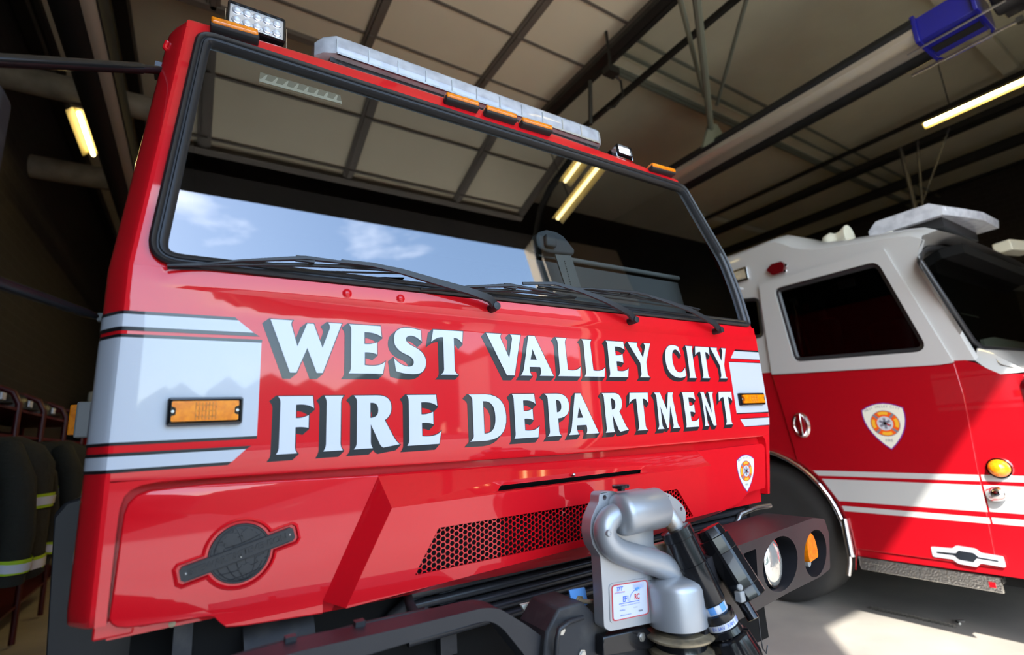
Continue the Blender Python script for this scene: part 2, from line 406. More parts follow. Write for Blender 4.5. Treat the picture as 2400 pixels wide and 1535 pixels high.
# ---- windscreen glass + seal
gl = offs(SEAL, -.034)
mb = MB([M_GLS]); mb.plate(gl, [], lambda u, v, d: Vector((u, yf(max(v, 1.0))+.008 if v > ZB else D+.008-(ZB-v)*TAN, v)), 0)
mb.build('windscreen', TA, face=(0, -1, 0))
def FZ(u, v, d): return Vector((u, D+(v-ZB)*TAN+d, v))
mb = MB([M_RUB])
P0 = SEAL; n = len(P0)
lay = [(0.000, .004), (-.001, -.012), (-.007, -.017), (-.013, -.014), (-.016, -.007), (-.019, -.007), (-.022, -.011), (-.029, -.010), (-.037, .002), (-.038, .012)]
rows = [[FZ(*p, d) for p in offs(P0, o)] for o, d in lay]
mb.loft(rows, closed=True)
mb.build('window_seal', TA, smooth=50)
# ---- white livery panels and pinstripes wrapped round the pillars
def wrap(z0, z1, xe, mi, mb, side=0, xe2=None, lift=.0007):
    zs = [z0, z1]; rows = []
    for z, e in ((z0, xe), (z1, xe2 if xe2 is not None else xe)):
        C = [c for c in (lcorner(z) if not side else rcorner(z)[::-1])]
        C[0] = (C[0][0], yf(z)+.5); pts = []
        for i, (x, y) in enumerate(C):
            nx_ = -1 if not side else 1; w = 1 if i < 4 else (.8 if i < 6 else 0)
            pts.append(Vector((x+nx_*lift*w*1.3, y-lift*(1 if i > 3 else .3), z)))
        pts.append(Vector((tr(e, z), yf(z)-lift, z))); rows.append(pts)
    mb.loft(rows, mi)
for sd in (0, 1):
    mb = MB([M_VIN, M_LINE])
    mx = (lambda x: x) if not sd else (lambda x: 2.083-x)
    def wp(z0, z1, e0, m, e1=None, lift=.0007): wrap(z0, z1, mx(e0), m, mb, sd, mx(e1 if e1 is not None else e0), lift)
    if sd == 0:
        wp(1.756, 1.7635, .066, 1, .059); wp(1.728, 1.756, .100, 0, .066); wp(1.719, 1.728, .114, 1, .100)
        wp(1.704, 1.7115, .119, 1); wp(1.482, 1.704, .118, 0); wp(1.4755, 1.482, .118, 1)
        wp(1.4535, 1.4605, .098, 1, .107); wp(1.4275, 1.4535, .070, 0, .097); wp(1.4205, 1.4275, .062, 1, .070)
    else:
        wp(1.756, 1.7635, .066, 1, .059); wp(1.722, 1.756, .100, 0, .066); wp(1.719, 1.722, .104, 1, .100)
        wp(1.7045, 1.7075, .119, 1); wp(1.482, 1.7045, .118, 0); wp(1.4775, 1.482, .118, 1)
        wp(1.4555, 1.4585, .099, 1, .104); wp(1.4245, 1.4555, .070, 0, .099); wp(1.4215, 1.4245, .066, 1, .070)
    mb.build('livery_stripe', TA, smooth=30)

# ---- lettering
def q(pts):
    """path: tuples (x,y) are corners, ('c',cx,cy,x,y) quadratic curves"""
    P = []
    for p in pts:
        if p[0] == 'c':
            x0, y0 = P[-1]; _, cx, cy, x, y = p
            for i in range(1, 8):
                t = i/7; P.append((x0*(1-t)**2+cx*2*t*(1-t)+x*t*t, y0*(1-t)**2+cy*2*t*(1-t)+y*t*t))
        else: P.append((p[0], p[1]))
    if (P[0][0]-P[-1][0])**2+(P[0][1]-P[-1][1])**2 < 1e-8: P.pop()
    return P
c = 'c'
GL = {
 'E': [[(0, 1), (.87, 1), (.90, .77), (c, .74, .865, .42, .85), (.42, .605), (c, .60, .595, .77, .65), (.77, .40), (c, .62, .445, .43, .435), (.43, .17), (c, .84, .13, 1, .25), (.93, 0), (0, 0), (c, .06, .05, .06, .12), (.06, .88), (c, .06, .95, 0, 1)]],
 'F': [[(0, 1), (.96, 1), (1, .78), (c, .84, .865, .50, .85), (.50, .61), (c, .70, .60, .86, .66), (.86, .43), (c, .70, .46, .50, .45), (.50, .12), (c, .50, .05, .57, 0), (0, 0), (c, .07, .05, .07, .12), (.07, .88), (c, .07, .95, 0, 1)]],
 'I': [[(0, 1), (1, 1), (c, .87, .94, .87, .86), (.87, .14), (c, .87, .06, 1, 0), (0, 0), (c, .13, .06, .13, .14), (.13, .86), (c, .13, .94, 0, 1)]],
 'T': [[(.07, 1), (1, 1), (.97, .72), (c, .86, .85, .70, .84), (.70, .13), (c, .70, .05, .80, 0), (.27, 0), (c, .37, .05, .37, .13), (.37, .84), (c, .18, .85, 0, .72)]],
 'V': [[(0, 1), (.42, 1), (c, .38, .94, .41, .87), (.625, .42), (.73, .85), (c, .76, .94, .69, 1), (1, 1), (.75, 0), (.53, 0)]],
 'W': [[(0, 1), (.295, 1), (c, .265, .94, .29, .87), (.373, .50), (.50, .96), (.59, .96), (.725, .49), (.82, .86), (c, .84, .94, .80, 1), (1, 1), (.735, 0), (.65, 0), (.51, .48), (.37, 0), (.285, 0)]],
 'A': [[(.30, 1), (.49, 1), (1, 0), (.57, 0), (c, .64, .08, .60, .22), (.28, .22), (c, .26, .08, .33, 0), (0, 0), (c, .09, .08, .12, .22)], [(.40, .67), (.32, .40), (.51, .40)]],
 'L': [[(0, 1), (.47, 1), (c, .39, .94, .39, .86), (.43, .165), (c, .82, .12, 1, .25), (.94, 0), (0, 0), (c, .08, .06, .08, .14), (.08, .86), (c, .08, .94, 0, 1)]],
 'Y': [[(0, 1), (.42, 1), (c, .37, .95, .41, .88), (.60, .57), (.74, .86), (c, .78, .94, .70, 1), (1, 1), (.73, .44), (.73, .12), (c, .73, .05, .83, 0), (.37, 0), (c, .46, .05, .46, .12), (.46, .41)]],
 'S': [[(.85, .96), (.87, .72), (c, .70, .83, .55, .835), (c, .38, .83, .37, .75), (c, .37, .67, .60, .60), (c, 1, .48, 1, .27), (c, 1, 0, .60, 0), (c, .3, 0, .06, .06), (0, .33), (c, .20, .165, .45, .16), (c, .62, .165, .61, .27), (c, .60, .36, .38, .42), (c, 0, .52, 0, .73), (c, 0, 1, .42, 1), (c, .65, 1, .85, .96)]],
 'C': [[(.77, .95), (.84, .70), (c, .70, .88, .57, .87), (c, .36, .84, .36, .53), (c, .38, .15, .70, .16), (c, .86, .18, .98, .31), (1, .07), (c, .85, 0, .65, 0), (c, 0, .02, 0, .53), (c, 0, 1, .48, 1), (c, .62, 1, .77, .95)]],
 'R': [[(0, 1), (.50, 1), (c, .82, 1, .82, .76), (c, .82, .60, .67, .52), (.86, .2), (c, .92, .1, 1, .04), (.64, 0), (c, .58, .02, .55, .09), (.365, .45), (.365, .12), (c, .365, .05, .41, 0), (.01, 0), (c, .07, .05, .07, .12), (.07, .88), (c, .07, .95, 0, 1)], [(.355, .86), (c, .53, .87, .53, .715), (c, .53, .57, .355, .57)]],
 'P': [[(0, 1), (.50, 1), (c, 1, 1, 1, .71), (c, 1, .42, .50, .41), (.50, .12), (c, .50, .05, .58, 0), (.02, 0), (c, .13, .05, .13, .12), (.13, .88), (c, .13, .95, 0, 1)], [(.47, .85), (c, .67, .85, .67, .70), (c, .67, .56, .47, .55)]],
 'D': [[(0, 1), (.45, 1), (c, 1, .98, 1, .50), (c, 1, .02, .45, 0), (0, 0), (c, .10, .05, .10, .12), (.10, .88), (c, .10, .95, 0, 1)], [(.38, .85), (c, .70, .87, .70, .50), (c, .70, .13, .38, .15)]],
 'M': [[(.02, 1), (.27, 1), (.50, .50), (.63, 1), (.87, 1), (c, .80, .93, .81, .86), (.90, .13), (c, .91, .05, 1, 0), (.66, 0), (c, .72, .06, .71, .13), (.66, .63), (.49, .02), (.42, .02), (.22, .62), (.215, .13), (c, .21, .05, .29, 0), (0, 0), (c, .07, .05, .08, .13), (.10, .86), (c, .10, .94, .02, 1)]],
 'N': [[(0, 1), (.28, 1), (.69, .36), (.68, .87), (c, .68, .94, .60, 1), (1, 1), (c, .91, .94, .91, .87), (.93, 0), (.71, 0), (.25, .66), (.27, .13), (c, .27, .05, .37, 0), (.01, 0), (c, .10, .05, .10, .13), (.09, .87), (c, .09, .94, 0, 1)]],
}
def X_(px, py): return atY(px, py, D).x
L1 = [[('W', 634, 747, 800.5, 756), ('E', 818, 756, 902.4, 845), ('S', 922.9, 800, 997.6, 840), ('T', 1010, 790, 1083.6, 768)],
      [('V', 1138.6, 775, 1218.7, 778), ('A', 1219.7, 878, 1297, 878), ('L', 1300.5, 785, 1359.8, 857), ('L', 1361.5, 790, 1417.2, 862), ('E', 1418.5, 795, 1472.2, 862), ('Y', 1470, 800, 1522.3, 802)],
      [('C', 1558.5, 840, 1605.8, 865), ('I', 1605, 810, 1621.5, 811), ('T', 1628.1, 828, 1660.3, 816), ('Y', 1664, 817, 1700.2, 819)]]
L2 = [[('F', 651.8, 930, 735.4, 955), ('I', 760.2, 928, 804.8, 928), ('R', 828.9, 928, 936.1, 1045), ('E', 952.5, 928, 1033.5, 1010)],
      [('D', 1097, 923, 1185.9, 980), ('E', 1198.8, 922, 1263.7, 1000), ('P', 1274.4, 921, 1333, 950), ('A', 1333, 1018, 1403.1, 1015), ('R', 1409.5, 920, 1473.3, 1010), ('T', 1473.3, 938, 1517.3, 921), ('M', 1531, 920, 1594.3, 1003), ('E', 1597, 920, 1637.5, 980), ('N', 1639.7, 920, 1681.5, 997), ('T', 1683.6, 937, 1713.4, 921)]]
SH = (-.0150, -.0135)
def FW(l): return lambda u, v, d: Vector((tr(u, v), D-l+d, v))
for word in L1+L2:
    zt_, zb_ = (1.7645, 1.632) if word in L1 else (1.5735, 1.4365)
    wname = 'lettering'
    mb = MB([M_LET, M_SHD])
    for (ch, x0, y0, x1, y1) in word:
        a, b = X_(x0, y0), X_(x1, y1)
        loops = [[(a+(b-a)*u, zb_+(zt_-zb_)*v) for u, v in q(g)] for g in GL[ch]]
        mb.plate(loops[0], loops[1:], FW(.0016), 0, 0)
        out = [offs(loops[0], .0022)]+[offs(l, -.0022) for l in loops[1:]]
        mb.plate(out[0], out[1:], FW(.0012), .0003, 1)
        # drop shadow swept down-left
        sh = [[(u+SH[0], v+SH[1]) for u, v in l] for l in out]
        mb.plate(sh[0], sh[1:], FW(.0002), 0, 1)
        for l, s_ in zip(out, sh):
            k = len(l)
            for i in range(k):
                j = (i+1) % k; f = FW(.00025+.00001*(i % 60)); mb.add([f(*l[i], 0), f(*l[j], 0), f(*s_[j], 0), f(*s_[i], 0)], [(0, 1, 2, 3)], 1)
    mb.build(wname, TA, weld=False, recalc=False, face=(0, -1, 0), label='white flared-serif letters with black drop shadow reading '+''.join(w[0] for w in word))

# ---- access panel (lower front) with raised centre, slot, grille opening, badge recess
PB = [FP(270, 1430), FP(283, 1452), FP(490, 1440), FP(530, 1466), FP(700, 1437), FP(1000, 1378), FP(1360, 1305), FP(1560, 1243), FP(1700, 1195), FP(1745, 1183)]
RDG = 1.2905; yR = 1.25; yT = D-.004
Ax, Rx = .403, .417; Ax2, Rx2 = 1.67, 1.655
zA = 1.3645; zBt = 1.085
def topz2(x): return 1.367-.018*max(0, x-.4)/1.2
def botz(x): return 1.076-.018*min(1, max(0, (x-.1)/.9)) + max(0, x-1.1)*.068
Lx, Mx = .272, .312; Lx2, Mx2 = 1.76, 1.72
mb = MB([M_RED])
P = lambda x, z, y=yT: Vector((tr(x, z), y, z))
# badge recess outline
ec = Vector((.096, 1.230)); er = .0615; ea = math.atan2(1.257-1.208, .201+.006); eh = .112; ew = .0155
def badge_outline(r, h, w, n=14, ch=.0):
    t = math.asin(w/r); pts = []
    pts += [(h-ch, -w), (h, -w+ch), (h, w-ch), (h-ch, w)] if ch else [(h, -w), (h, w)]
    pts += [(r*math.cos(a), r*math.sin(a)) for a in [t+(math.pi-2*t)*i/n for i in range(n+1)]]
    pts += [(-h+ch, w), (-h, w-ch), (-h, -w+ch), (-h+ch, -w)] if ch else [(-h, w), (-h, -w)]
    pts += [(r*math.cos(a), r*math.sin(a)) for a in [math.pi+t+(math.pi-2*t)*i/n for i in range(n+1)]]
    return [(ec.x+u*math.cos(ea)-v*math.sin(ea), ec.y+u*math.sin(ea)+v*math.cos(ea)) for u, v in pts]
b1 = badge_outline(er+.013, eh+.012, ew+.011, ch=.010); b2 = badge_outline(er+.0085, eh+.0075, ew+.0065, ch=.008); b3 = badge_outline(er+.005, eh+.005, ew+.0035, ch=.006)
ring(mb, b1, b2, lambda u, v: P(u, v, yT-.0004), lambda u, v: P(u, v, yT-.0035)); ring(mb, b2, b3, lambda u, v: P(u, v, yT-.0035), lambda u, v: P(u, v, yT+.006))
mb.plate(b3, [], lambda u, v, d: P(u, v, yT+.006))
# flat left field
left = [(-.120, 1.15), (-.118, 1.20), (-.1155, 1.29), (-.1135, 1.335), (-.108, 1.355), (-.096, 1.369), (-.075, 1.377), (.02, 1.379), (Ax, zA), (Lx, zBt+.012), (Lx, botz(Lx)), (.11, 1.0840), (.077, 1.089), (.066, 1.099), (.055, 1.112), (.045, 1.1165), (-.092, 1.128), (-.107, 1.133), (-.116, 1.141)]
mb.plate(left, [b1[::-1]], lambda u, v, d: P(u, v, yT+d), 0)
rim = [i for i in left]
for i in list(range(0, 8))+list(range(9, len(left))):
    j = (i+1) % len(left); a, b = left[i], left[j]
    if i == 8: continue
    cx, cz = (.15, 1.22); e = .005
    def inn(p, k): return (p[0]+(-.004 if p[0] < 0 else 0)*k, p[1]+(.004 if p[1] > 1.3 else -.004)*k)
    st_ = [(0, 0), (.35, .0006), (.7, .0022), (1, .005), (1, .030)]
    for (k0, d0), (k1, d1) in zip(st_[:-1], st_[1:]): mb.add([P(*inn(a, k0), yT+d0), P(*inn(b, k0), yT+d0), P(*inn(b, k1), yT+d1), P(*inn(a, k1), yT+d1)], [(0, 1, 2, 3)])
# left facet, right facet, top slope with slot, front field with grille, lower roll
mb.add([P(Ax, zA), P(Rx, RDG, yR), P(Mx, zBt, yR+.012), P(Lx, zBt+.012)], [(0, 1, 2, 3)])
mb.add([P(Ax2, topz2(Ax2)-.006), P(Rx2, RDG, yR), P(Mx2, zBt+.04, yR+.012), P(Lx2, zBt+.05)], [(0, 1, 2, 3)])
def tops(u, v, d=0):   # v 0..1 from ridge to top
    zt_ = zA+(topz2(Ax2)-.006-zA)*(u-Ax)/(Ax2-Ax); z = RDG+(zt_-RDG)*v; y = yR+(yT-yR)*v; x = u
    nrm = Vector((0, -(zA-RDG), (yT-yR))).normalized(); return Vector((tr(x, z), y, z))-nrm*d
def onslope(px, py):
    n = Vector((0, -(zA-RDG), (yT-yR))); p0 = Vector((0, yR, RDG)); r = ray(px, py); p = CAM+r*((p0-CAM).dot(n)/r.dot(n)); return (p.x, (p.y-yR)/(yT-yR))
s0, s1, s2, s3 = onslope(1170, 1147), onslope(1500, 1101), onslope(1503, 1092), onslope(1176, 1131)
va = .5*(s0[1]+s1[1]); vb_ = .5*(s2[1]+s3[1])
slot = roundpoly([(s0[0], va), (s1[0]+.004, va), (s2[0]+.004, vb_), (s3[0], vb_)], .012, 4)
slo2 = roundpoly([(s0[0]-.03, va-.12), (s1[0]+.03, va-.12), (s2[0]+.03, vb_+.10), (s3[0]-.03, vb_+.10)], .03, 4)
mb.plate([(Rx, 0), (Rx2, 0), (Ax2, 1), (Ax, 1)], [slo2[::-1]], lambda u, v, d: tops(u, v, 0), 0)
ring(mb, slo2, slot, lambda u, v: tops(u, v, 0), lambda u, v: tops(u, v, .009));
# top edge lip
mb.loft([[tops(Ax+(Ax2-Ax)*i/10, 1) for i in range(11)], [tops(Ax+(Ax2-Ax)*i/10, 1)+Vector((0, .006, .004)) for i in range(11)], [tops(Ax+(Ax2-Ax)*i/10, 1)+Vector((0, .03, .004)) for i in range(11)]])
def GP(px, py):
    r = ray(px, py); p = CAM+r*(yR/r.y); return (p.x, p.z)
g = [GP(1030, 1237), GP(975, 1353), (1.53, 1.124), (1.455, 1.2265)]
g[0] = (g[0][0], 1.2265); g[1] = (g[1][0], 1.124)
GR = [(g[0][0], g[0][1]), (g[1][0], g[1][1]), g[2], g[3]]
fo = [(Rx, RDG), (Mx, zBt), (Mx2, zBt+.04), (Rx2, RDG)]
def FRt(u, v, d): return Vector((tr(u, v), yR+.012*(RDG-v)/(RDG-zBt)+d, v))
g_in = roundpoly(GR, .006, 3)
mb.plate(fo, [g_in[::-1]], lambda u, v, d: FRt(u, v, 0), 0)
ring(mb, g_in, g_in, lambda u, v: FRt(u, v, 0), lambda u, v: FRt(u, v, .007))
# lower rolled border
xx = [Lx+(Mx-Lx)*0]+[Mx+(Mx2-Mx)*i/20 for i in range(21)]
rows = []
def lowrow(fz, y0): return [Vector((tr(x, fz(x)), y0(x), fz(x))) for x in [Lx, (Lx+Mx)/2]+[Mx+(Mx2-Mx)*i/20 for i in range(21)]+[Lx2+.02]]
def yb(x): return yT if x <= Lx else (yT+(yR+.012-yT)*(x-Lx)/(Mx-Lx) if x < Mx else (yR+.012 if x <= Mx2+.001 else yT))
fz0 = lambda x: (zBt+.012*(1-min(1, max(0, x-Lx)/(Mx-Lx))) + .04*max(0, (x-Mx)/(Mx2-Mx))) if x <= Mx2 else zBt+.05
rows = [lowrow(fz0, yb), lowrow(lambda x: fz0(x)-.3*(fz0(x)-botz(x)), lambda x: yb(x)+.016*(yT-yb(x))/.054), lowrow(lambda x: botz(x)+.004, lambda x: yT-.012*(yT-yb(x))/.054), lowrow(botz, lambda x: yT-.004*(yT-yb(x))/.054), lowrow(lambda x: botz(x)-.001, lambda x: yT+.03)]
mb.loft(rows)
# flat right field
rt_ = [(Ax2, topz2(Ax2)-.006), (Lx2, zBt+.05), (Lx2+.02, botz(Lx2+.02)), (1.93, 1.124), (1.99, 1.150), (2.02, 1.157), (2.150, 1.162), (2.158, 1.18), (2.158, 1.325), (2.148, 1.338), (2.13, 1.345)]
mb.plate(rt_, [], lambda u, v, d: P(u, v, yT+d), .03)
PANEL = mb.build('access_panel', TA, smooth=22)
mb = MB([M_DARK]); ring(mb, slot, slot, lambda u, v: tops(u, v, .0092), lambda u, v: tops(u, v, .035)); mb.add([tops(s0[0]-.02, va-.2, .035), tops(s1[0]+.02, va-.2, .035), tops(s2[0]+.02, vb_+.3, .035), tops(s3[0]-.02, vb_+.3, .035)], [(0, 1, 2, 3)]); mb.build('slot_shade_lining', PANEL)  # slot walls and back coloured near-black to paint in the recess shade
mb = MB([M_STEEL]); um, vm = onslope(1344, 1112); p = tops(um, vm, .001); mb.lathe(p+Vector((0, .01, 0)), (0, -1, .3), [(0, .003), (.012, .003), (.012, .0055), (.016, .005), (.018, .002)], 12)
mb.build('slot_bolt', PANEL)
# hexagonal mesh
mb = MB([M_RED]); p_ = .0148; cw = p_*.866; hr = p_/2/.866
def inpoly(x, z, poly):
    c_ = False; k = len(poly)
    for i in range(k):
        (x1, y1), (x2, y2) = poly[i], poly[(i+1) % k]
        if (y1 > z) != (y2 > z) and x < (x2-x1)*(z-y1)/(y2-y1)+x1: c_ = not c_
    return c_
gi = offs(GR, .003)
col = 0; x = GR[1][0]-.01
while x < 1.56:
    z = 1.115+(p_/2 if col % 2 else 0)
    while z < 1.24:
        if inpoly(x, z, gi):
            O = [(x+hr*math.cos(math.radians(60*k)), z+hr*math.sin(math.radians(60*k))) for k in range(6)]
            I = [(x+hr*.83*math.cos(math.radians(60*k)), z+hr*.83*math.sin(math.radians(60*k))) for k in range(6)]
            O = [(min(max(a, GR[1][0]-.002), 1.54), min(max(b, 1.121), 1.2285)) for a, b in O]
            I = [(min(max(a, GR[1][0]-.002), 1.54), min(max(b, 1.1225), 1.2275)) for a, b in I]
            ring(mb, O, I, lambda u, v: FRt(u, v, .006), lambda u, v: FRt(u, v, .006)); ring(mb, I, I, lambda u, v: FRt(u, v, .006), lambda u, v: FRt(u, v, .010))
        z += p_
    x += cw; col += 1
mb.build('hexagon_grille', PANEL, smooth=10)
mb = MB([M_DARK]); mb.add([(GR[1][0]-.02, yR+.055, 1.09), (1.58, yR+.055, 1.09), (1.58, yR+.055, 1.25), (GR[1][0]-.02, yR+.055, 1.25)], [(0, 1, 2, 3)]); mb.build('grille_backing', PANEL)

# ---- maker's badge
mb = MB([M_BLK])
Pb = lambda u, v, d: P(u, v, yT+.006-.004-d)
disc = [(ec.x+er*math.cos(2*math.pi*i/48), ec.y+er*math.sin(2*math.pi*i/48)) for i in range(48)]
mb.plate(disc, [], lambda u, v, d: Pb(u, v, .0)+Vector((0, d, 0)), .004)
ring(mb, disc, offs(disc, -.0015), lambda u, v: Pb(u, v, 0), lambda u, v: Pb(u, v, .0025)); ring(mb, offs(disc, -.0015), offs(disc, -.004), lambda u, v: Pb(u, v, .0025), lambda u, v: Pb(u, v, .0025)); ring(mb, offs(disc, -.004), offs(disc, -.005), lambda u, v: Pb(u, v, .0025), lambda u, v: Pb(u, v, 0))
Ue = Vector((math.cos(ea), 0, math.sin(ea))); Ve = Vector((-math.sin(ea), 0, math.cos(ea)))
E3 = lambda u, v, d: Vector((tr(ec.x, 1.2), yT+.002-d, ec.y))+Ue*u+Ve*v
w, h, k = ew, eh, .006
ban = [(-h+k, -w), (h-k, -w), (h, -w+k), (h, w-k), (h-k, w), (-h+k, w), (-h, w-k), (-h, -w+k)]
mb.plate(ban, [], lambda u, v, d: E3(u, v, .0045-d), .008)
for s in (-1, 1): mb.tube([E3(-h+.012, s*(w-.0015), .0045), E3(h-.012, s*(w-.0015), .0045)], .0011, 6)
# globe graticule and coastline relief
for lon in (-.9, -.55, -.2, .15, .5, .85):
    pts = [E3(er*.9*lon*math.cos(t), er*.9*math.sin(t), .0008) for t in [math.pi*(-.5+i/16) for i in range(17)]]
    mb.tube(pts, .0008, 5)
for lat in (-.7, -.45, .45, .7):
    pts = []
    for i in range(13):
        u = (-1+2*i/12)*math.sqrt(1-lat*lat)*.93; v = lat-.12*(1-(u/.95)**2)*(1 if lat > 0 else 1); pts.append(E3(er*.93*u, er*.95*v, .0008))
    mb.tube(pts, .0008, 5)
def blob(cx, cy, r, sd):
    rnd = random.Random(sd); pts = []
    for i in range(22):
        a = 2*math.pi*i/22; rr = r*(.65+.5*rnd.random()); pts.append((cx+rr*math.cos(a)*1.2, cy+rr*math.sin(a)))
    mb.plate(pts, [], lambda u, v, d: E3(u, v, .0022-d), .002)
blob(-.012, .036, .014, 1); blob(.022, .034, .012, 2); blob(.004, -.034, .011, 3); blob(-.034, .024, .008, 4); blob(.036, -.026, .008, 5)
BADGE = mb.build('maker_badge', TA, smooth=40, recalc=True, label='black cast globe badge with a slanted banner')
mb = MB([M_BLK]); puttext(mb, 'STEWART&STEVENSON', .0195, E3(0, -.0005, .0072), Ue, Ve, depth=.003, bold=.0002, sx=.93); mb.build('banner_lettering', BADGE, weld=False)
for u in (-h+.010, 0.0, h-.010):
    mb = MB([M_STEEL]); mb.lathe(E3(u, -.008 if u == 0 else 0, .004), (0, -1, 0), [(0, .0028 if u else .0016), (.001, .0026 if u else .0015), (.0022, .001)], 10); mb.build('rivet', BADGE)

# ---- blind screw heads and small details on the front panel
for (px, py, rr) in ((813, 688, .012), (938, 700, .0115)):
    mb = MB([M_RED]); u, v = FP(px, py, .006); p = Vector((u, D-.008, v)); mb.lathe(p, (0, -1, 0), [(-.002, rr*1.15), (.0008, rr*1.1), (.0012, rr*.93), (.004, rr*.75), (.0055, rr*.35), (.006, .001)], 20)
    mb.build('blanking_plug', TA, smooth=60)
# shield decal
def shield(mb, O, U, V, h, lift, N, small=True):
    """police/fire style shield, O centre-top, height h; mats: 0 violet 1 cream 2 orange 3 yellow 4 white 5 ink"""
    U = Vector(U); V = Vector(V); N = Vector(N)
    f = lambda l: (lambda u, v, d: O+U*(u*h)+V*(v*h)+N*(lift+l))
    base = q([(-.40, -.13), (c, 0, .13, .40, -.13), (c, .46, -.60, 0, -1.0), (c, -.46, -.60, -.40, -.13)])
    mb.plate(base, [], f(0), 0, 0); mb.plate(offs(base, -.022), [], f(.0004), 0, 1)
    cy = -.44
    circ = lambda r, n=28, a0=0, a1=360: [(r*math.cos(math.radians(a0+(a1-a0)*i/n)), cy+r*math.sin(math.radians(a0+(a1-a0)*i/n))) for i in range(n+(0 if a1-a0 == 360 else 1))]
    mb.plate(circ(.275), [], f(.0007), 0, 5); mb.plate(circ(.262), [], f(.001), 0, 2)
    for a in (90, 180, 270, 0):
        arc = circ(.25, 6, a-24, a+24)+circ(.185, 6, a-24, a+24)[::-1]; mb.plate(arc, [], f(.0013), 0, 3)
    for a in (45, 135, 225, 315):
        arc = circ(.268, 3, a-5, a+5)+circ(.16, 3, a-8, a+8)[::-1]; mb.plate(arc, [], f(.0013), 0, 5)
    mb.plate(circ(.15), [], f(.0016), 0, 4)
    for a in (0, 60, 120):
        ca, sa = math.cos(math.radians(a+30)), math.sin(math.radians(a+30)); r, w = .115, .024
        mb.plate([(ca*r-sa*w, cy+sa*r+ca*w), (-ca*r-sa*w, cy-sa*r+ca*w), (-ca*r+sa*w, cy-sa*r-ca*w), (ca*r+sa*w, cy+sa*r-ca*w)], [], f(.0019), 0, 5)
    mb.plate([(.02, cy), (.11, cy-.03), (.05, cy-.05)], [], f(.0021), 0, 6)
    txt = 'WEST VALLEY CITY'
    for i, ch in enumerate(txt):
        if ch == ' ': continue
        t = (i-(len(txt)-1)/2)/len(txt); ang = -t*.75; u = t*.66; v = -.125+.045*(1-(t*2)**2)-.035*(t*2)**2
        o = O+U*(u*h)+V*(v*h); puttext(mb, ch, h*.07, o, U*math.cos(ang)+V*math.sin(ang), V*math.cos(ang)-U*math.sin(ang), 5, lift+.0009, N)
    puttext(mb, 'FIRE', h*.08, O+V*(-.80*h), U, V, 5, lift+.0009, N)
SHM = [M_PURP, M_CRM, M_ORG, M_YEL, M_VIN, M_INKG, M_INKR]
mb = MB(SHM); ut, vt = FP(1750, 1062); shield(mb, Vector((tr(ut, vt)+.004, yT, vt-.004)), (1, 0, 0), (.16, 0, .99), .152, .0006, (0, -1, 0))
mb.build('shield_decal', TA, weld=False, recalc=False, face=(0, -1, 0), label='small cream shield decal with orange crest')

# ---- side indicator lamps on the white panels
def indicator(px0, py0, px1, py1, flip=False):
    a = FP(px0, py0); b = FP(px1, py1); x0, x1 = min(a[0], b[0]), max(a[0], b[0]); z0, z1 = min(a[1], b[1]), max(a[1], b[1])
    mb = MB([M_BLKG]); o = rrect(x0, z0, x1, z1, .006, 4); o2 = offs(o, -.003)
    f = lambda y: (lambda u, v, d=0: Vector((tr(u, v), y, v)))
    rows = [[f(D)(*p) for p in o], [f(D-.012)(*p) for p in o], [f(D-.016)(*p) for p in offs(o, -.002)], [f(D-.0165)(*p) for p in offs(o, -.005)], [f(D-.012)(*p) for p in offs(o, -.007)]]
    mb.loft(rows, closed=True); mb.plate(offs(o, -.006), [], lambda u, v, d: f(D-.010)(u, v))
    ln = mb.build('indicator_lamp', TA, smooth=40)
    i = offs(o, -.0085); W = x1-x0; Hh = z1-z0; cz = (z0+z1)/2
    body = roundpoly([(x0+.009, z0+.009), (x1-.009, z0+.009), (x1-.009, cz-.010), (x1-.017, cz-.008), (x1-.017, cz+.008), (x1-.009, cz+.010), (x1-.009, z1-.009), (x0+.009, z1-.009), (x0+.009, cz+.010), (x0+.017, cz+.008), (x0+.017, cz-.008), (x0+.009, cz-.010)], [.003, .003, .002, .006, .006, .002, .003, .003, .002, .006, .006, .002], 4)
    mb = MB([M_AMB, M_AMBD]); mb.plate(body, [], lambda u, v, d: f(D-.0215+d)(u, v), .012)
    cx = (x0+x1)/2; w = W*.13
    for k in range(7):
        uu = cx-w+2*w*k/6; mb.tube([f(D-.0218)(uu, z0+.012), f(D-.0218)(uu, z1-.012)], .0011, 5, 1)
    for k in range(3):
        vv = z0+Hh*(.3+.2*k); mb.tube([f(D-.0218)(cx-w, vv), f(D-.0218)(cx+w, vv)], .0009, 5, 1)
    mb.build('lens', ln, smooth=30)
    for s in (x0+.011, x1-.011):
        mb = MB([M_STEEL]); p = f(D-.012)(s, cz); mb.lathe(p, (0, -1, 0), [(0, .0042), (.0025, .0042), (.004, .003), (.0042, .001)], 12); mb.box(p+Vector((0, -.0043, 0)), (.006, .0006, .001)); mb.box(p+Vector((0, -.0043, 0)), (.001, .0006, .006)); mb.build('screw', ln)
indicator(388, 1000, 570, 931); indicator(1732, 951, 1783, 921)

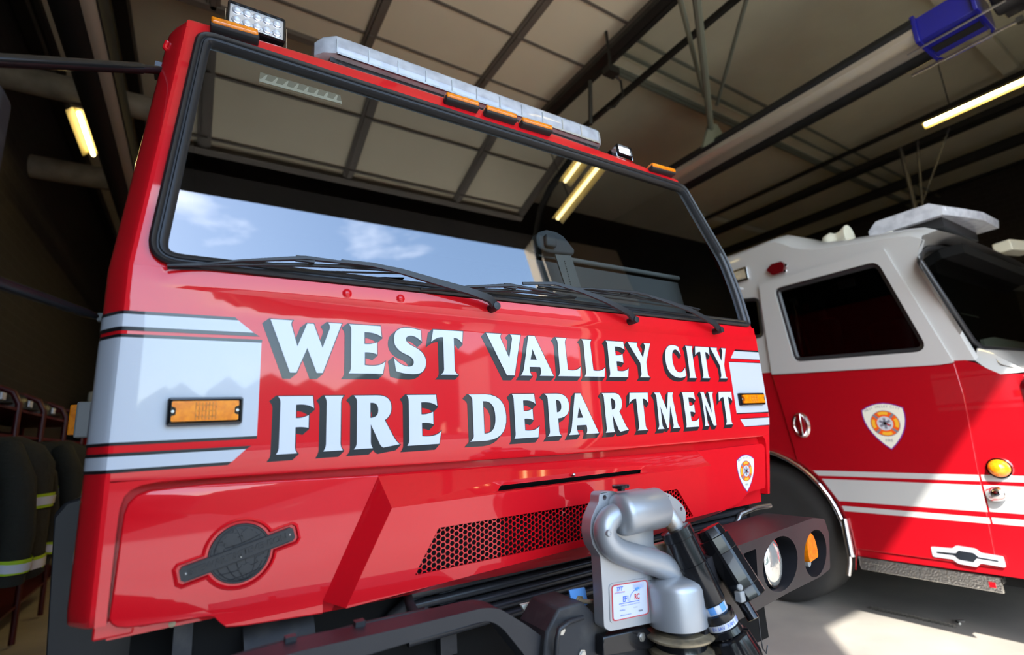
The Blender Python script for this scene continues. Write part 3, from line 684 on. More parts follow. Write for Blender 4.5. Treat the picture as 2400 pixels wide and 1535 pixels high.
# ---- roof marker lamps (on the header)
def marker(px0, py0, px1, py1, hh=.026, out=.0):
    a = Vector(FP(px0, py0)); b = Vector(FP(px1, py1)); U = (b-a); L_ = U.length; xm = (a+b)/2
    U3 = Vector((U.x, 0, U.y)).normalized(); V3 = Vector((-U3.z, 0, U3.x)); V3 = (V3+Vector((0, TAN, 0))).normalized(); N3 = -V3.cross(U3) if V3.cross(U3).y > 0 else V3.cross(U3)
    O = Vector((xm.x, yf(xm.y), xm.y))
    f = lambda u, v, d: O+U3*u+V3*v+N3*d
    mb = MB([M_BLK]); o = rrect(-L_/2, 0, L_/2, hh*.55, [.002, .002, .004, .004], 3)
    base = rrect(-L_/2, -.001, L_/2, hh, .006, 4)
    mb.loft([[f(*p, -.01) for p in base], [f(*p, .024) for p in base], [f(*p, .027) for p in offs(base, -.002)]], closed=True); mb.plate(offs(base, -.002), [], lambda u, v, d: f(u, v, .027))
    bo = mb.build('marker_lamp', TA, smooth=40)
    mb = MB([M_AMB]); l0 = rrect(-L_/2+.002, hh*.42, L_/2-.002, hh+.010, .006, 4)
    mb.loft([[f(*p, -.004) for p in l0], [f(*p, .026) for p in l0], [f(*p, .031) for p in offs(l0, -.002)], [f(*p, .033) for p in offs(l0, -.006)]], closed=True); mb.plate(offs(l0, -.006), [], lambda u, v, d: f(u, v, .033))
    mb.build('lens', bo, smooth=50)
marker(492, 76, 606, 108, .024); marker(1040, 243, 1118, 266, .022); marker(1133, 272, 1206, 294, .022); marker(1217, 299, 1289, 320, .022); marker(1521, 401, 1576, 416, .020)

# ---- LED work lamps on the roof
def worklight(cx, cz, y, w, h, rx, nr, nc, on, yaw=0, pitch=0):
    Rm = Matrix.Rotation(yaw, 3, 'Z') @ Matrix.Rotation(pitch, 3, 'X'); O = Vector((cx, y, cz))
    f = lambda u, v, d=0: O+Rm @ Vector((u, d, v))
    mb = MB([M_BLKG]); o = rrect(-w/2, -h/2, w/2, h/2, .008, 4)
    mb.loft([[f(*p, .05) for p in offs(o, -.006)], [f(*p, .0) for p in o], [f(*p, -.004) for p in offs(o, -.002)], [f(*p, -.004) for p in offs(o, -.006)], [f(*p, .003) for p in offs(o, -.008)]], closed=True)
    mb.plate(offs(o, -.006), [], lambda u, v, d: f(u, v, .05)); mb.build
    for k in range(6): mb.box(f(0, -h/2+h*(k+.5)/6, .062), (w*.9, .02, .004), rot=Rm)
    bo = mb.build('work_lamp', TA, smooth=40)
    mb = MB([M_LED, M_LEDL if on else M_LEDOFF]); mb.plate(offs(o, -.007), [], lambda u, v, d: f(u, v, .002))
    for r in range(nr):
        for k in range(nc):
            u = -w/2+.012+(w-.024)*(k+.5)/nc; v = -h/2+.010+(h-.02)*(r+.5)/nr; rr = min(w/nc, h/nr)*.40
            mb.lathe(f(u, v, .002), Rm @ Vector((0, -1, 0)), [(0, rr*1.1), (.003, rr), (.004, rr*.8)] if not on else [(0, rr*.8), (.003, rr*.7), (.004, rr*.5)], 14, 0 if not on else 1)
            if not on: mb.lathe(f(u, v, -.001), Rm @ Vector((0, -1, 0)), [(0, rr*.75), (.004, rr*.6), (.006, rr*.2)], 12, 1)
    mb.build('led_array', bo, smooth=50)
    mb = MB([M_CHR])
    for s in (-1, 1): mb.box(f(s*(w/2+.004), -h*.25, .02), (.003, .028, h*.9), rot=Rm)
    mb.box(f(0, -h*.70, .02), (w+.011, .028, .003), rot=Rm)
    mb.box(f(0, -h*.70-.02, .02), (.02, .02, .04), rot=Rm); mb.build('bracket', bo, bevel=.001)
p = atY(601, 52, 1.52); worklight(p.x+.002, p.z+.002, 1.52, .166, .098, 0, 2, 5, False, pitch=math.radians(-6))
p = atY(1464, 353, 1.52); worklight(p.x, p.z, 1.52, .098, .060, 0, 2, 5, True, pitch=math.radians(-6))

# ---- roof light bar
yb0, yb1 = 1.62, 1.92
a = atY(790, 112, yb0); b = atY(1402, 318, yb0)
za, zb = a.z, a.z; xl, xr = a.x, b.x; ht = .10; zc = (a.z+b.z)/2+.004
mb = MB([M_CLR, M_BLK])
sec = [(yb0+.02, -.045), (yb0, -.036), (yb0-.004, -.01), (yb0-.002, .03), (yb0+.012, .048), (yb0+.05, .056), (yb1-.05, .056), (yb1, .03), (yb1+.004, -.03), (yb1-.02, -.045)]
rows = []
for x, k in ((xl-.07, .25), (xl-.045, .7), (xl, 1), (xr, 1), (xr+.02, .85), (xr+.03, .5)):
    ym = (yb0+yb1)/2; rows.append([Vector((x, ym+(y-ym)*(.55+.45*k), zc+z*(1 if z < 0 else (.35+.65*k)))) for y, z in sec])
mb.loft(rows, closed=True); mb.add(rows[0], [tuple(range(len(sec)))]); mb.add(rows[-1], [tuple(range(len(sec)))])
LB = mb.build('light_bar', TA, smooth=35, label='clear roof light bar')
mb = MB([M_LED, M_BLK, M_STEEL])
nseg = 11
for i in range(nseg+1):
    x = xl+(xr-xl)*i/nseg; mb.box((x, yb0-.005, zc-.008), (.004, .004, .058), 2)
mb.box2((xl, yb0-.0075, zc-.043), (xr, yb0-.001, zc-.034), 2); mb.build('module_dividers', LB)
mb = MB([M_BLK]); mb.box2((xl-.02, yb0+.02, zc-.062), (xr+.01, yb1-.02, zc-.043)); mb.build('bar_tray', LB)
for x in (xl+.04, xr-.05):
    mb = MB([M_BLK]); mb.tube([(x-.03, yb0+.02, zc-.07), (x+.05, yb0+.02, zc-.10)], .018, 8); mb.box2((x-.03, yb0+.03, topz(x)+.02), (x+.04, yb1-.05, zc-.05)); mb.build('mounting_foot', LB)
# ---- red grab hook on the left roof corner
mb = MB([M_RED]); a = atY(398, 128, 1.50); b = atY(386, 112, 1.50); cc = atY(392, 98, 1.50); mb.tube([a+Vector((.02, 0, .0)), a, b, cc], .006, 8); mb.build('hook', TA)

# ---- wipers
def wiper(armpts, bladepts, yo=.045):
    """armpts: pixels from pivot to blade clip; bladepts: pixels end to end"""
    def at(px, py, o):
        r = ray(px, py); t = math.atan(TAN); n = Vector((0, -math.cos(t), math.sin(t))); p0 = Vector((0, D-o, ZB)); return CAM+r*((p0-CAM).dot(n)/r.dot(n))
    w = thing_part('wiper')
    A = [at(px, py, o) for px, py, o, _ in armpts]; Rr = [r for *_, r in armpts]
    mb = MB([M_BLK])
    # arm as a flattened channel
    rows = []
    for i, p in enumerate(A):
        t = (A[min(i+1, len(A)-1)]-A[max(i-1, 0)]).normalized(); s = t.cross(Vector((0, -1, 0))).normalized(); nn = Vector((0, -1, 0)); hw = Rr[i]
        rows.append([p+s*hw, p+s*hw*.8+nn*hw*.55, p-s*hw*.8+nn*hw*.55, p-s*hw, p-s*hw*.8-nn*hw*.4, p+s*hw*.8-nn*hw*.4])
    mb.loft(rows, closed=True); mb.add(rows[0], [tuple(range(6))]); mb.add(rows[-1], [tuple(range(6))])
    mb.lathe(A[0]+Vector((0, .03, -.004)), (0, -1, 0), [(0, .014), (.03, .014), (.045, .012), (.046, .004)], 14)
    arm = mb.build('arm', w, smooth=45)
    B = [at(px, py, .016) for px, py in bladepts]
    mb = MB([M_BLK]); a, b = B[0], B[-1]; n = 12
    pts = [a+(b-a)*i/n+Vector((0, -.012*math.sin(math.pi*i/n), .006*math.sin(math.pi*i/n))) for i in range(n+1)]
    mb.tube(pts, [.0035]+[.0055]*(n-1)+[.0035], 6)
    for i in (3, 9):
        mb.tube([pts[i-2]+Vector((0, 0, -.001)), pts[i]+Vector((0, -.010, .006)), pts[i+2]+Vector((0, 0, -.001))], .0038, 6)
    mb.tube([pts[3]+Vector((0, -.010, .006)), pts[6]+Vector((0, -.020, .012)), pts[9]+Vector((0, -.010, .006))], [.004, .007, .004], 6)
    mb.box(pts[6]+Vector((0, -.016, .010)), (.045, .012, .014))
    mb.build('blade', w, smooth=40)
    mb = MB([M_RUB]); mb.tube([a+Vector((0, .008, -.004)), b+Vector((0, .008, -.004))], .003, 4); mb.build('wiper_rubber', w)
def thing_part(name):
    o = bpy.data.objects.new(name, None); COL.objects.link(o); o.parent = TA; o.location = -wloc(TA); o.empty_display_size = .05; return o
wiper([(1160, 716, .030, .015), (1146, 700, .045, .014), (1100, 683, .052, .0125), (1020, 660, .055, .011), (940, 636, .054, .009), (870, 620, .05, .0065), (800, 612, .04, .0055)], [(392, 622), (957, 636)])
wiper([(1486, 748, .030, .014), (1472, 733, .045, .013), (1420, 705, .052, .011), (1362, 682, .055, .0085), (1300, 664, .052, .006), (1225, 664, .04, .005)], [(985, 678), (1350, 696)])
wiper([(1686, 772, .030, .014), (1672, 757, .045, .012), (1620, 728, .052, .0095), (1560, 706, .054, .007), (1510, 690, .045, .005), (1455, 686, .04, .0045)], [(1262, 670), (1640, 725)])

# ---- interior objects
mb = MB([M_INT2, M_INT]); a, b = atY(1262, 596, 1.62), atY(1715, 672, 1.62)
mb.tube([(a.x, 1.62, a.z), (b.x+.1, 1.62, a.z)], .012, 8)
mb.box2((1.15, 1.63, a.z-.20), (2.16, 1.66, a.z-.02), 1)
mb.box2((-.1, 1.36, 1.80), (2.16, 1.7, 1.90), 1)
mb.build('dashboard', TA, bevel=.004)
def K2(px, py, y): return atY(px, py, y)
st = thing_part('seat_belt_reel')
mb = MB([M_REEL]); y = 1.44
body = [K2(*p, y) for p in ((1256, 556), (1262, 543), (1282, 537), (1306, 543), (1322, 553), (1348, 585), (1346, 597), (1290, 592), (1262, 580))]
mb.add(body+[p+Vector((.004, .05, 0)) for p in body], [tuple(range(9)), tuple(range(17, 8, -1))]+[(i, (i+1) % 9, 9+(i+1) % 9, 9+i) for i in range(9)])
c0 = K2(1290, 565, y-.012); mb.box(c0, (.05, .022, .05)); mb.build('reel_housing', st, bevel=.008, seg=3)
mb = MB([M_INT2]); s = [K2(*p, 1.45) for p in ((1300, 592), (1338, 597), (1362, 674), (1326, 672))]; mb.add(s+[p+Vector((0, .006, 0)) for p in s], [(0, 1, 2, 3), (4, 5, 6, 7), (0, 1, 5, 4), (2, 3, 7, 6), (1, 2, 6, 5), (3, 0, 4, 7)])
for k in range(10):
    p = K2(1324+k*1.6, 612+k*6, 1.447); mb.box(p, (.004, .003, .004))
mb.build('webbing', st)
sv = thing_part('windscreen_strip')  # pale toothed strip on a grey plate just behind the glass
mb = MB([M_CRM, M_GSTL]); s = [FP(*p, -.02) for p in ((608, 190), (802, 243), (798, 222), (610, 168))]
Zv = lambda u, v, d: Vector((u, yf(v)+.022+d, v))
mb.plate(s, [], lambda u, v, d: Zv(u, v, d), .01, 1)
A0, A1, A2, A3 = [Vector(v) for v in s]
def bl(a, b): pt = (A0*(1-a)+A1*a)*(1-b)+(A3*(1-a)+A2*a)*b; return Zv(pt.x, pt.y, -.001)
mb.add([bl(0, 0), bl(1, 0), bl(1, .28), bl(0, .28)], [(0, 1, 2, 3)], 0)
for k in range(8):
    t = (k+.1)/8; mb.add([bl(t, .25), bl(t+.045, .25), bl(t+.075, .85), bl(t+.055, .85)], [(0, 1, 2, 3)], 0)
mb.build('toothed_strip', sv, recalc=False)
for cx in (.35, 1.6):
    mb = MB([M_SEAT]); mb.box((cx, 2.35, 1.75), (.5, .5, .2)); mb.box((cx, 2.6, 2.0), (.48, .14, .6)); mb.box((cx, 2.6, 2.4), (.26, .12, .18)); mb.build('crew_seat', TA, bevel=.04, seg=3)

# ---- mirror arms
m1 = thing_part('mirror_bracket')
mb = MB([M_BLKG]); a, b, c1 = atY(388, 166, 1.50), atY(330, 160, 1.46), atY(-60, 138, 1.30); mb.tube([a, b, b, c1], [.010, .012, .014, .015], 12)
mb.box((a.x, a.y+.01, a.z), (.05, .03, .04)); mb.build('upper_arm', m1, smooth=50)
mb = MB([M_BLKG]); a, b, c1 = atY(232, 744, 1.45), atY(196, 732, 1.43), atY(-40, 650, 1.25); mb.tube([a, b, c1], [.006, .011, .013], 12); mb.box((a.x+.008, a.y, a.z), (.02, .015, .018)); mb.build('lower_arm', m1, smooth=50)
mb = MB([M_DIRT]); a = atY(-130, 365, 1.28); mb.box((a.x-.0, a.y, a.z), (.14, .10, .34)); mb.build('mirror_housing', m1, bevel=.025, seg=3)

# ================================================================== TRUCK A: underside, bumper, intake
mb = MB([M_RUB]); 
for i in range(6): mb.tube([(.50, 1.38, 1.075-.028*i), (2.0, 1.38, 1.075-.028*i)], .0125, 8)
mb.build('radiator_fins', TA, smooth=60)
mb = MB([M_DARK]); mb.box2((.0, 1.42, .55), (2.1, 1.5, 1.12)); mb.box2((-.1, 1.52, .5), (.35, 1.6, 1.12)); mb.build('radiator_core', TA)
mb = MB([M_DIRT])
a = atY(430, 1478, 1.40); mb.box((a.x, 1.40, a.z-.12), (.035, .02, .3)); mb.build('radiator_bracket', TA); mb = MB([M_DIRT]); mb.box((a.x+.62, 1.40, 1.0), (.05, .02, .26)); mb.box((a.x+.60, 1.40, 1.0), (.012, .03, .26))
mb.build('radiator_bracket', TA); mb = MB([M_DIRT]); mb.tube([(.12, 1.45, .99), (.27, 1.45, 1.0)], .075, 20); mb.build('air_canister', TA, smooth=50); mb = MB([M_DIRT]); mb.tube([(.40, 1.45, .9), (.47, 1.40, 1.0), (.52, 1.40, 1.03), (.56, 1.42, 1.0)], .02, 8)
mb.tube([atY(955, 1395, 1.36), atY(962, 1420, 1.3), atY(975, 1440, 1.25), atY(1000, 1435, 1.22)], .012, 8)
mb.build('coolant_hoses', TA, smooth=50)
# pressed steel bumper beam
PY = lambda pts, y: [(atY(px, py, y).x, atY(px, py, y).z) for px, py in pts]
yBm = 1.08
bm_ = PY([(420, 1610), (700, 1527), (950, 1470), (1136, 1424), (1172, 1426), (1236, 1466), (1292, 1508), (1350, 1600), (1265, 1580), (1178, 1472), (1150, 1455), (1120, 1459), (1000, 1494), (830, 1545), (480, 1640)], yBm)
bm_ = roundpoly(bm_, [0, 0, 0, .02, .02, .01, .02, .01, .01, .02, .015, .015, 0, 0, 0], 4)
mb = MB([M_BEAM]); mb.plate(bm_, [], lambda u, v, d: Vector((u, yBm+d, v)), .075, back=True)
BMP = mb.build('bumper_beam', TA, bevel=.016, seg=4, smooth=40)
mb = MB([M_BLK]); hp = [atY(px, py, 1.16) for px, py in ((540, 1545), (620, 1520), (700, 1500), (780, 1484), (850, 1465), (960, 1440), (1010, 1432))]; mb.tube(hp, .0065, 10)
for px, py in ((680, 1503), (842, 1466)): p = atY(px, py, 1.15); mb.box(p, (.02, .02, .02))
mb.build('conduit', BMP, smooth=60)
# right bumper end with its lamps (swept back)
def atS(px, py, back=0):
    r = ray(px, py); t = (.98+back-.216*1.35)/(r.y-.216*r.x); p = CAM+r*t; return (p.x, p.z)
SB = lambda u, v, d=0: Vector((u, .98+.216*(u-1.35)+d, v))
bo = [(1652, 1312), (1700, 1290), (1905, 1214), (1932, 1216), (1943, 1250), (1946, 1333), (1922, 1352), (1850, 1388), (1772, 1432), (1690, 1475), (1652, 1496)]
bo = roundpoly([atS(*p) for p in bo], [0, 0, .01, .012, .012, .015, .01, 0, .01, 0, 0], 4)
def ell(cx, cy, rx, ry, sk=0, n=28): return [atS(cx+rx*math.cos(2*math.pi*i/n)+sk*ry*math.sin(2*math.pi*i/n), cy-ry*math.sin(2*math.pi*i/n)) for i in range(n)]
h1 = ell(1829, 1322, 40, 66, .10); h2 = ell(1911, 1297, 26, 56, .05)
h3 = roundpoly([atS(*p) for p in ((1742, 1298), (1772, 1286), (1778, 1392), (1752, 1402))], .008, 3)
mb = MB([M_BEAM, M_DARK])
mb.plate(bo, [h1, h2, h3], lambda u, v, d: SB(u, v, d), 0); k = len(bo)
for lp, dd in ((bo, .20), (h1, .075), (h2, .07), (h3, .06)):
    ring(mb, lp, lp, lambda u, v: SB(u, v, 0), lambda u, v: SB(u, v, dd))
for lp, dd in ((h1, .078), (h2, .072), (h3, .06)): mb.plate(offs(lp, .004), [], lambda u, v, d: SB(u, v, dd), 0, 1)
BE = mb.build('bumper_end', TA, smooth=35)
mb = MB([M_LAMP, M_CHR]); hc = [sum(p[i] for p in h1)/len(h1) for i in (0, 1)]; rr = (max(p[1] for p in h1)-min(p[1] for p in h1))/2
nrm = Vector((.211, -.977, 0)); c3 = SB(hc[0]-.004, hc[1], .030)
mb.lathe(c3, nrm, [(-.02, rr*.93), (.0, rr*.93), (.008, rr*.86), (.016, rr*.6), (.020, rr*.3), (.021, .001)], 32, 0); mb.lathe(c3, nrm, [(-.024, rr*.97), (.004, rr*.97), (.004, rr*.92)], 32, 1)
mb.build('headlamp', BE, smooth=60)
hc = [sum(p[i] for p in h2)/len(h2) for i in (0, 1)]; rr = (max(p[1] for p in h2)-min(p[1] for p in h2))/2
mb = MB([M_AMB]); lp = [(hc[0]-.004+rr*.72*math.cos(a), hc[1]+rr*.88*math.sin(a)+.003) for a in [2*math.pi*i/24 for i in range(24)]]; lp = [(u, max(v, hc[1]-.024)) for u, v in lp]
mb.plate(lp, [], lambda u, v, d: SB(u, v, .008+d), .04)
mb.build('turn_lamp', BE, smooth=40, bevel=.004)
mb = MB([M_INT2]); mb.lathe(SB(hc[0], hc[1]-.038, .04), nrm, [(-.03, .018), (.008, .018), (.012, .010)], 16); mb.build('lamp_socket', BE)
mb = MB([M_REDL]); p = SB(*atS(1940, 1232)); mb.box(p+Vector((.004, .03, 0)), (.012, .03, .022)); mb.build('side_reflector', BE)
mb = MB([M_STEEL]); mb.tube([atY(1720, 1240, 1.36), atY(1735, 1205, 1.36), atY(1770, 1190, 1.36), atY(1805, 1185, 1.36)], .010, 8); mb.tube([atY(1722, 1240, 1.36), atY(1730, 1228, 1.36)], .014, 8)
mb.build('tow_bracket', TA, smooth=60)
# front wheel and fender liner, left
mb = MB([M_RUB]); fl = PY([(126, 1205), (150, 1178), (190, 1165), (240, 1165), (250, 1470), (560, 1470), (560, 1640), (100, 1640)], 1.75); mb.plate(fl, [], lambda u, v, d: Vector((u, 1.75+d, v)), .5, back=True)
mb.build('fender_liner', TA, bevel=.02, seg=3)
mb = MB([M_TYRE, M_DIRT]); mb.lathe((-.12, 2.5, .56), (1, 0, 0), [(0, .30), (0, .50), (.03, .55), (.10, .565), (.26, .565), (.33, .55), (.36, .5), (.36, .3)], 40, 0)
mb.build('front_tyre', TA, smooth=40); mb = MB([M_TYRE]); mb.lathe((1.84, 2.5, .56), (1, 0, 0), [(0, .30), (0, .50), (.03, .55), (.10, .565), (.26, .565), (.33, .55), (.36, .5), (.36, .3)], 40, 0)
mb.build('front_tyre', TA, smooth=40)
mb = MB([M_DARK]); mb.box2((.25, 1.5, .5), (1.75, 3.0, 1.15)); mb.box2((-.15, 2.9, .9), (2.2, 3.1, 1.3)); mb.build('chassis', TA)

# ---- remote controlled suction intake
def K(cx, cy, y): return atY(1350+cx/3.79, 1130+cy/3.79, y)
def Kr(n, cx, cy, y): return n*(K(cx, cy-50, y).z-K(cx, cy+50, y).z)/100
IN = thing_part('suction_intake')
y0 = 1.02
out = [(205, 112), (228, 85), (330, 78), (380, 100), (640, 60), (680, 90), (690, 560), (760, 620), (800, 700), (860, 850), (700, 860), (700, 1245), (300, 1325), (250, 1290), (235, 960), (215, 655), (150, 560), (126, 450), (135, 330), (175, 230), (203, 180)]
out = [(K(*p, y0).x, K(*p, y0).z) for p in out]; out = roundpoly(out, .006, 3)
hx, hz = K(255, 137, y0).x, K(255, 137, y0).z; hole = [(hx+.0065*math.cos(a), hz+.0065*math.sin(a)) for a in [2*math.pi*i/14 for i in range(14)]]
mb = MB([M_CAST]); mb.plate(out, [hole], lambda u, v, d: Vector((u, y0+d, v)), .035, back=True)
mb.build('casting_plate', IN, bevel=.003, seg=3, smooth=40)
mb = MB([M_CAST]); yc = .995
ra = Kr(190, 560, 270, yc)
mb.lathe(K(385, 290, yc), Vector((1, 0, .0)), [(-.012, ra*.55), (-.006, ra*.85), (.004, ra*.98), (.012, ra), ((K(735, 262, yc)-K(385, 290, yc)).x-.004, ra), ((K(735, 262, yc)-K(385, 290, yc)).x, ra*.95)], 40)
mb.build('upper_barrel', IN, smooth=50)
mb = MB([M_CAST]); pts = [(470, 300), (380, 285), (300, 320), (255, 400), (262, 480), (310, 560), (400, 620), (500, 655), (620, 690), (740, 730), (850, 800), (885, 880)]
pts = [K(*p, yc+.008) for p in pts]; sm = []
for i in range(len(pts)-1):
    a, b = pts[i], pts[i+1]; p0 = pts[max(i-1, 0)]; p3 = pts[min(i+2, len(pts)-1)]
    for t in (0, .34, .67): sm.append(.5*((2*a)+(b-p0)*t+(2*p0-5*a+4*b-p3)*t*t+(3*a-p0-3*b+p3)*t**3))
sm.append(pts[-1]); r0 = Kr(112, 400, 600, yc); n = len(sm)
mb.tube(sm, [r0*(1.02 if i < 12 else 1.0+.25*(i-12)/(n-12)) for i in range(n)], 24); mb.build('elbow_tube', IN, smooth=70)
mb = MB([M_CAST]); vc = K(878, 1000, yc); rv_ = (K(1058, 1000, yc).x-K(698, 1000, yc).x)/2; zt0, zt1 = K(878, 830, yc).z, K(878, 1262, yc).z
mb.lathe((vc.x, yc, zt1), (0, 0, 1), [(0, rv_*.96), (.002, rv_), (zt0-zt1-.022, rv_), (zt0-zt1-.010, rv_*.93), (zt0-zt1-.002, rv_*.75), (zt0-zt1+.004, rv_*.4)], 44); mb.build('lower_barrel', IN, smooth=50)
mb = MB([M_CAST]); p = K(285, 452, yc-.016); mb.lathe(p+Vector((0, .02, 0)), (0, -1, 0), [(0, .0135), (.012, .0135), (.014, .012)], 24); mb.lathe(p+Vector((0, .006, 0)), (0, -1, 0), [(0, .0085), (.010, .0085), (.012, .007), (.012, .0045), (.008, .0045), (.008, .0001)], 20); mb.build('cap_bolt', IN, smooth=40)
mb = MB([M_BLKG]); p = K(400, 62, yc+.01); mb.lathe(p, (0, 0, 1), [(-.004, .010), (.003, .010), (.003, .021), (.005, .023), (.010, .023), (.0115, .021)], 24); mb.build('vent_cap', IN, smooth=40)
mb = MB([M_CAST]); fo_ = [(650, 66), (740, 73), (830, 105), (905, 160), (955, 215), (976, 262), (972, 352), (905, 345), (700, 330)]; fo_ = roundpoly([(K(*p, 1.05).x, K(*p, 1.05).z) for p in fo_], .006, 3)
def kc(cx, cy, r, y=1.05): q_ = K(cx, cy, y); return [(q_.x+r*math.cos(2*math.pi*i/12), q_.z+r*math.sin(2*math.pi*i/12)) for i in range(12)]
mb.plate(fo_, [kc(935, 238, .0055), kc(822, 125, .0022), kc(685, 100, .004)], lambda u, v, d: Vector((u, 1.05+d, v)), .012, back=True); mb.build('mounting_flange', IN, smooth=40)
mb = MB([M_RUST]); rn = Kr(75, 800, 250, 1.0); mb.tube([K(720, 235, 1.01), K(775, 240, 1.0), K(820, 290, .99), K(870, 370, .98), K(905, 440, .98)], [rn, rn*1.05, rn*1.1, rn*1.1, rn], 20); mb.build('rusty_neck', IN, smooth=60)
mb = MB([M_RUST]); mb.box2((K(640, 560, 1.03).x, 1.03, K(700, 900, 1.03).z), (K(900, 560, 1.03).x, 1.05, K(700, 560, 1.03).z)); mb.build('stained_bracket', IN, bevel=.004)
# black supply pipe
rp_ = Kr(138, 1000, 700, .96)
A, B = K(890, 430, .98), K(1215, 1085, .93); ax = (B-A).normalized(); L_ = (B-A).length
mb = MB([M_BLKG]); mb.lathe(A-ax*.004, ax, [(-.002, rp_*1.02), (0, rp_*1.16), (.024, rp_*1.16), (.027, rp_*1.02), (L_*.47, rp_*1.02), (L_*.475, rp_*1.09), (L_*.50, rp_*1.09), (L_*.505, rp_), (L_*.97, rp_), (L_, rp_*.92), (L_+.004, rp_*.7)], 36); mb.build('supply_pipe', IN, smooth=45)
mb = MB([M_VIN, M_BLUT, M_INKB]); mb.lathe(B-ax*.010, ax, [(0, rp_*.86), (.028, rp_*.86)], 36, 0)
def band(p, ax, r, a0, a1, d0, d1, m, n=10):
    u = ax.cross(Vector((0, 0, 1))).normalized(); w_ = ax.cross(u); row = []
    for d in (d0, d1): row.append([p+ax*d+(u*math.cos(a0+(a1-a0)*i/n)+w_*math.sin(a0+(a1-a0)*i/n))*r for i in range(n+1)])
    mb.loft(row, m)
for k in range(6): band(B-ax*.010, ax, rp_*.87, k*1.05, k*1.05+.55, .002, .024, 1)
mb.build('blue_label_band', IN, smooth=45)
C0 = B+ax*.016; mb = MB([M_BLKG]); mb.lathe(C0, ax, [(0, rp_*.95), (.002, rp_*1.1), (.018, rp_*1.1), (.020, rp_*1.06), (.036, rp_*1.06), (.038, rp_*1.15), (.052, rp_*1.2), (.054, rp_*1.1)], 36); mb.build('coupling', IN, smooth=45)
mb = MB([M_VIN, M_INKB]); mb.lathe(C0+ax*.021, ax, [(0, rp_*1.09), (.014, rp_*1.09)], 36, 0)
u = ax.cross(Vector((0, 0, 1))).normalized(); w_ = ax.cross(u)
for i, ch_ in enumerate('VALVE 150 PSI MAX '*2):
    if ch_ == ' ': continue
    an = 2*math.pi*i/36; rad = u*math.cos(an)+w_*math.sin(an); tg = (-u*math.sin(an)+w_*math.cos(an)); puttext(mb, ch_, .012, C0+ax*.028+rad*(rp_*1.09+.0004), tg, -ax, 1, 0, rad)
mb.build('pressure_label', IN, smooth=45, weld=False)
D0 = C0+ax*.056; mb = MB([M_BLKG]); rows = []
for d, rr in ((0, 1.1), (.006, 1.34), (.05, 1.5), (.066, 1.46), (.070, 1.3), (.07, .6)):
    rows.append([D0+ax*d+(u*math.cos(2*math.pi*i/72)+w_*math.sin(2*math.pi*i/72))*rp_*rr*(1+(.055 if (i % 6) in (0, 1, 2) and .004 < d < .068 else 0)) for i in range(72)])
mb.loft(rows, closed=True); mb.build('ribbed_cap', IN, smooth=40)
# electric actuator
A2, B2 = K(1190, 440, .97), K(1545, 1010, .90); ax2 = (B2-A2).normalized(); L2_ = (B2-A2).length; rm = Kr(160, 1350, 700, .93)
u2 = ax2.cross(Vector((0, 0, 1))).normalized(); w2 = ax2.cross(u2)
mb = MB([M_BLKG]); rows = []
ang = []
for i in range(8):
    a = math.pi/8+i*math.pi/4; ang += [a-.30, a+.30]
for d, rr in ((-.012, .5), (-.010, .80), (0, .86), (.014, .88), (.016, 1.0), (.055, 1.0), (.056, .985), (.058, 1.0), (L2_-.03, 1.0), (L2_-.029, .985), (L2_-.027, 1.0), (L2_, 1.0)):
    rows.append([A2+ax2*d+(u2*math.cos(a)+w2*math.sin(a))*rm*rr for a in ang])
mb.loft(rows, closed=True); mb.add(rows[0], [tuple(range(16))]); mb.build('actuator_motor', IN, smooth=18)
mb = MB([M_BRASS]); mb.add([p+ax2*.001 for p in rows[-1]], [tuple(range(16))]); mb.build('motor_end_plate', IN)
mb = MB([M_BLKG, M_BRASS]); A3, B3 = K(1445, 1000, .92), K(1575, 1215, .89); a3 = (B3-A3).normalized(); l3 = (B3-A3).length; rs_ = Kr(62, 1500, 1100, .9)
mb.lathe(A3, a3, [(0, rs_), (l3, rs_)], 24, 0); mb.lathe(B3, a3, [(0, rs_*.96), (.001, rs_*.9)], 24, 1); mb.build('actuator_shaft', IN, smooth=40)
mb = MB([M_INT2]); mb.box(K(1465, 1010, .895), (.028, .02, .026)); mb.tube([K(1455, 930, .885), K(1450, 950, .90)], .008, 12); mb.build('actuator_clamp', IN, bevel=.003)
# swivel flange and ring below the casting
mb = MB([M_BLK]); mb.lathe((vc.x, yc, K(878, 1330, yc).z), (0, 0, 1), [(0, rv_*.62), (zt1-K(878, 1330, yc).z+.004, rv_*.62)], 32); mb.build('swivel_neck', IN, smooth=40)
zf = K(880, 1345, yc).z; rf = (K(1095, 1330, yc).x-K(665, 1330, yc).x)/2
mb = MB([M_BRASS]); mb.lathe((vc.x, yc, zf-.006), (0, 0, 1), [(0, rf*.8), (0, rf*.96), (.003, rf), (.007, rf), (.009, rf*.97), (.010, rf*.80), (.013, rf*.76), (.013, rf*.5)], 48); mb.build('tan_flange', IN, smooth=40)
mb = MB([M_BLKG]); mb.lathe((vc.x, yc, zf-.09), (0, 0, 1), [(0, rf*.78), (.05, rf*.78), (.055, rf*.74), (.09, rf*.72)], 40); mb.build('swivel_collar', IN, smooth=40)
zf2 = K(880, 1490, yc).z; mb = MB([M_BRASS]); mb.lathe((vc.x, yc, zf2-.012), (0, 0, 1), [(0, rf*.84), (.004, rf*.93), (.016, rf*.93), (.019, rf*.86)], 48); mb.build('lower_ring', IN, smooth=40)
mb = MB([M_PINK]); hs = [K(*p, 1.06) for p in ((1080, 1000), (1085, 1150), (1105, 1280), (1150, 1370), (1210, 1390), (1260, 1350))]; mb.tube(hs, .0085, 12); mb.build('red_hose', IN, smooth=60)
